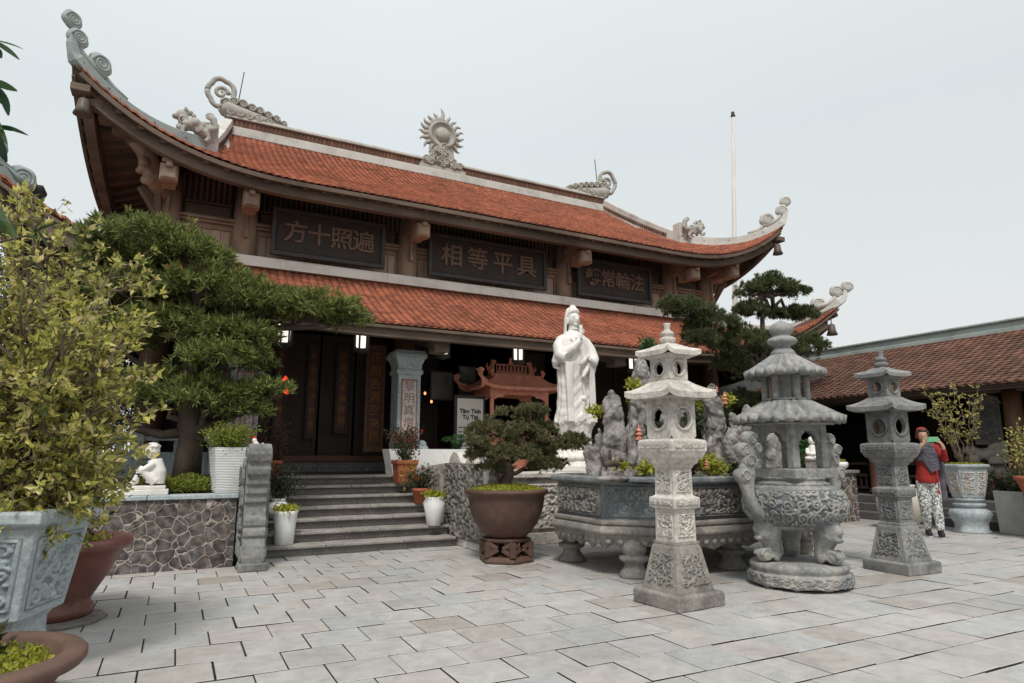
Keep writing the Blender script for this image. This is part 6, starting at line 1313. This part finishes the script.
for s in (-1,1):
    A=arm[s]; b.tube([A[0],tuple((np.array(A[0])+A[1])/2),A[1]],[.06,.048,.042],12); b.tube([A[1],tuple((np.array(A[2])+A[1])/2),A[2]],[.042,.037,.028],12)
    hx=A[3][0]; b.tube([A[2],((A[2][0]+hx)/2,-.25,1.39),(hx,-.262,1.42)],[.028,.024,.022],10); b.ell((hx,-.265,1.425),(.025,.018,.04))
    for k in range(4): finger(b,[(hx+s*.008,-.275,1.45-.017*k),(hx-s*.02,-.30,1.455-.017*k),(hx-s*.05,-.30,1.457-.017*k)],.0075)
    finger(b,[(hx,-.255,1.41),(hx-s*.02,-.262,1.40),(hx-s*.045,-.27,1.415)],.008)
b.done('body','skin',t,remesh=.0065,smooth=1)
b=B()
for s in (-1,1): b.ell((s*.030,-.109,1.532),(.010,.005,.006),8,5); b.beam((s*.015,-.11,1.55),(s*.045,-.102,1.552),.006,.006)
b.ell((0,.02,1.50),(.085,.085,.10)); b.ell((0,-.022,1.583),(.080,.090,.046)); b.tube([(.07,-.06,1.575),(.083,-.055,1.53),(.085,-.03,1.47),(.08,-.03,1.42)],[.022,.02,.018,.01],8); b.tube([(-.07,-.05,1.575),(-.083,-.045,1.53),(-.085,-.02,1.46)],[.018,.016,.01],8)
for k in range(0): a=R(200+k*12); b.tube([(.07*Cc(a),.07*S(a),1.60),(.085*Cc(a),.092*S(a)-.01,1.565),(.086*Cc(a),.088*S(a),1.54)],[.018,.016,.006],6)
b.done('hair','hair',t,remesh=.006,smooth=1)
b=B(); rg=[]
for i in range(12):
    f=i/11; z=1.47+.17*f; w=.098*Cc(max(0,(f-.25)/.75)*PI/2*.97); rg.append([((w+.004)*Cc(a),.035+(w+.01)*S(a)-.02*f,z) for a in np.linspace(-.55,PI+.55,22)]+[((w-.008)*Cc(a),.035+(w-.004)*S(a)-.02*f,z) for a in np.linspace(PI+.55,-.55,22)])
b.loft(rg,True); b.ell((0,.03,1.585),(.088,.09,.058)); b.done('hood','hood',t,sub=0)
b=B(); b.tube([(0,0,.80),(0,0,.86),(0,0,.95),(0,.01,1.08),(0,.01,1.22),(0,.01,1.31),(0,.0,1.37)],[.168,.170,.155,.135,.148,.13,.07],18)
for s in (-1,1):
    A=arm[s]; b.tube([(s*.10,0,1.31),A[0],tuple((np.array(A[0])+A[1])/2),A[1]],[.08,.078,.065,.058],12); b.tube([A[1],tuple((np.array(A[2])+A[1])/2),tuple(np.array(A[2])*.85+np.array(A[1])*.15)],[.055,.045,.036],12)
fold(b.done('sweater','sweater',t,remesh=.009,smooth=1),.02)
mat('pattern_cloth',(.78,.78,.75),(.10,.10,.10),34,.9,.2,80,stain=(.02,.02,.025),sscale=42,samt=1.,detail=1)
b=B(); b.tube([(0,0,.76),(0,0,.88)],[.15,.14],16)
for h,k,a in legs: b.tube([(h[0]*.9,h[1],.82),tuple((np.array(h)+k)/2),k,tuple((np.array(k)*.55+np.array(a)*.45)),(a[0],a[1],.14),(a[0],a[1],.11)],[.105,.10,.082,.078,.062,.06],14)
fold(b.done('trousers','pattern_cloth',t,remesh=.009,smooth=1),.018)
b=B(); g=np.random.default_rng(2)
for k in range(5): b.tube([( .15*Cc(a)*(1+.05*k),.02+.12*S(a)*(1+.08*k),1.35-.045*k+.02*S(3*a+k)) for a in np.linspace(0,2*PI,26)],[.038]*26,8)
for k in range(5): b.tube([(-.12+.012*k,-.09-.01*k,1.34-.02*k),(-.04+.01*k,-.15,1.25-.045*k),(.06,-.165,1.17-.05*k),(.15,-.11,1.19-.045*k),(.19,-.02,1.26-.03*k)],[.035,.034,.036,.034,.03],10)
b.tube([(.12,.02,1.33),(.20,.08,1.18),(.22,.08,.95),(.22,.07,.72),(.21,.06,.52)],[.06,.065,.06,.055,.045],12)
for k in range(4): b.tube([(.14+.03*k,.05+.02*k,1.3),(.19+.03*k,.06+.015*k,1.05),(.18+.028*k,.06+.01*k,.75),(.17+.03*k,.05,.55)],[.022,.026,.026,.02],8)
fold(b.done('scarf','scarf',t,remesh=.008,smooth=1),.015)
for s,(h,k,a) in zip((-1,1),legs):
    b=B(); b.loft([[(a[0]+.048*q*Cc(u),a[1]-.05+.125*q*S(u),z) for u in np.linspace(0,2*PI,24,endpoint=False)] for q,z in ((.95,.02),(1,.035),(.95,.06),(.72,.085),(.45,.1))],True); b.tube([(a[0],a[1]+.02,.05),(a[0],a[1]+.01,.12)],[.05,.045],12); sh=b.done('shoe','shoe',t)
    b=B(); b.loft([[(a[0]+.05*Cc(u),a[1]-.05+.13*S(u),z) for u in np.linspace(0,2*PI,24,endpoint=False)] for z in (.002,.022)],False); b.done('sole','sole',sh)
b=B(); b.tube([(.13,-.155,1.0),(.14,-.17,.85),(.13,-.16,.70)],.008,6); b.ell((.13,-.16,.67),(.018,.015,.03)); b.done('tassel_cord','hood',t)
b=B(); b.box(-.075,.075,-.004,.004,-.037,.037); ph=b.done('phone','phone_case',bevel=.004); ph.location=(0,0,0); tag(ph,'green cased phone held up before the face of the person','phone')
ang=R(-52); lx,ly=.088,-.281; ph.location=(10.27+lx*Cc(ang)-ly*S(ang),6.06+lx*S(ang)+ly*Cc(ang),1.445); ph.rotation_euler=(0,0,ang)
b=B(); b.ell((-.055,-.005,.02),(.008,.003,.008)); b.done('camera_lens','lens',ph)

def backtree(name,label,c,h,r,n,mt,seed):
    t=thing(name,label,'tree',c); g=np.random.default_rng(seed); wb=B(); fb=B(); tr=limb(wb,(0,0,0),(0,0,h*.75),.14,.05,seed,.1); C=[]
    for i in range(46):
        d=g.normal(size=3); d/=np.linalg.norm(d); q=np.array((0,0,h*.6))+d*np.array((r,r,h*.4))*g.uniform(.4,1); limb(wb,tr[g.integers(2,6)],q,.03,.006,seed+i,.2,6,5); C.append(q+g.normal(size=(n,3))*r*.16)
    C=np.concatenate(C); leaves(fb,C,sph(len(C))+np.array([0,0,.2]),g.uniform(.07,.13,len(C)),.05); fb.done('foliage',mt,t); wb.done('trunk','bark',t)
backtree('evergreen_tree','dark tree behind the yellow leafed shrub, farther back and to the left',(-2.1,14.6,.0),4.8,1.7,330,'leaf_dark',61)
backtree('evergreen_tree','dark tree half hidden at the left edge beside the temple corner',(-4.6,13.,.0),4.4,1.8,300,'leaf_dark',67)
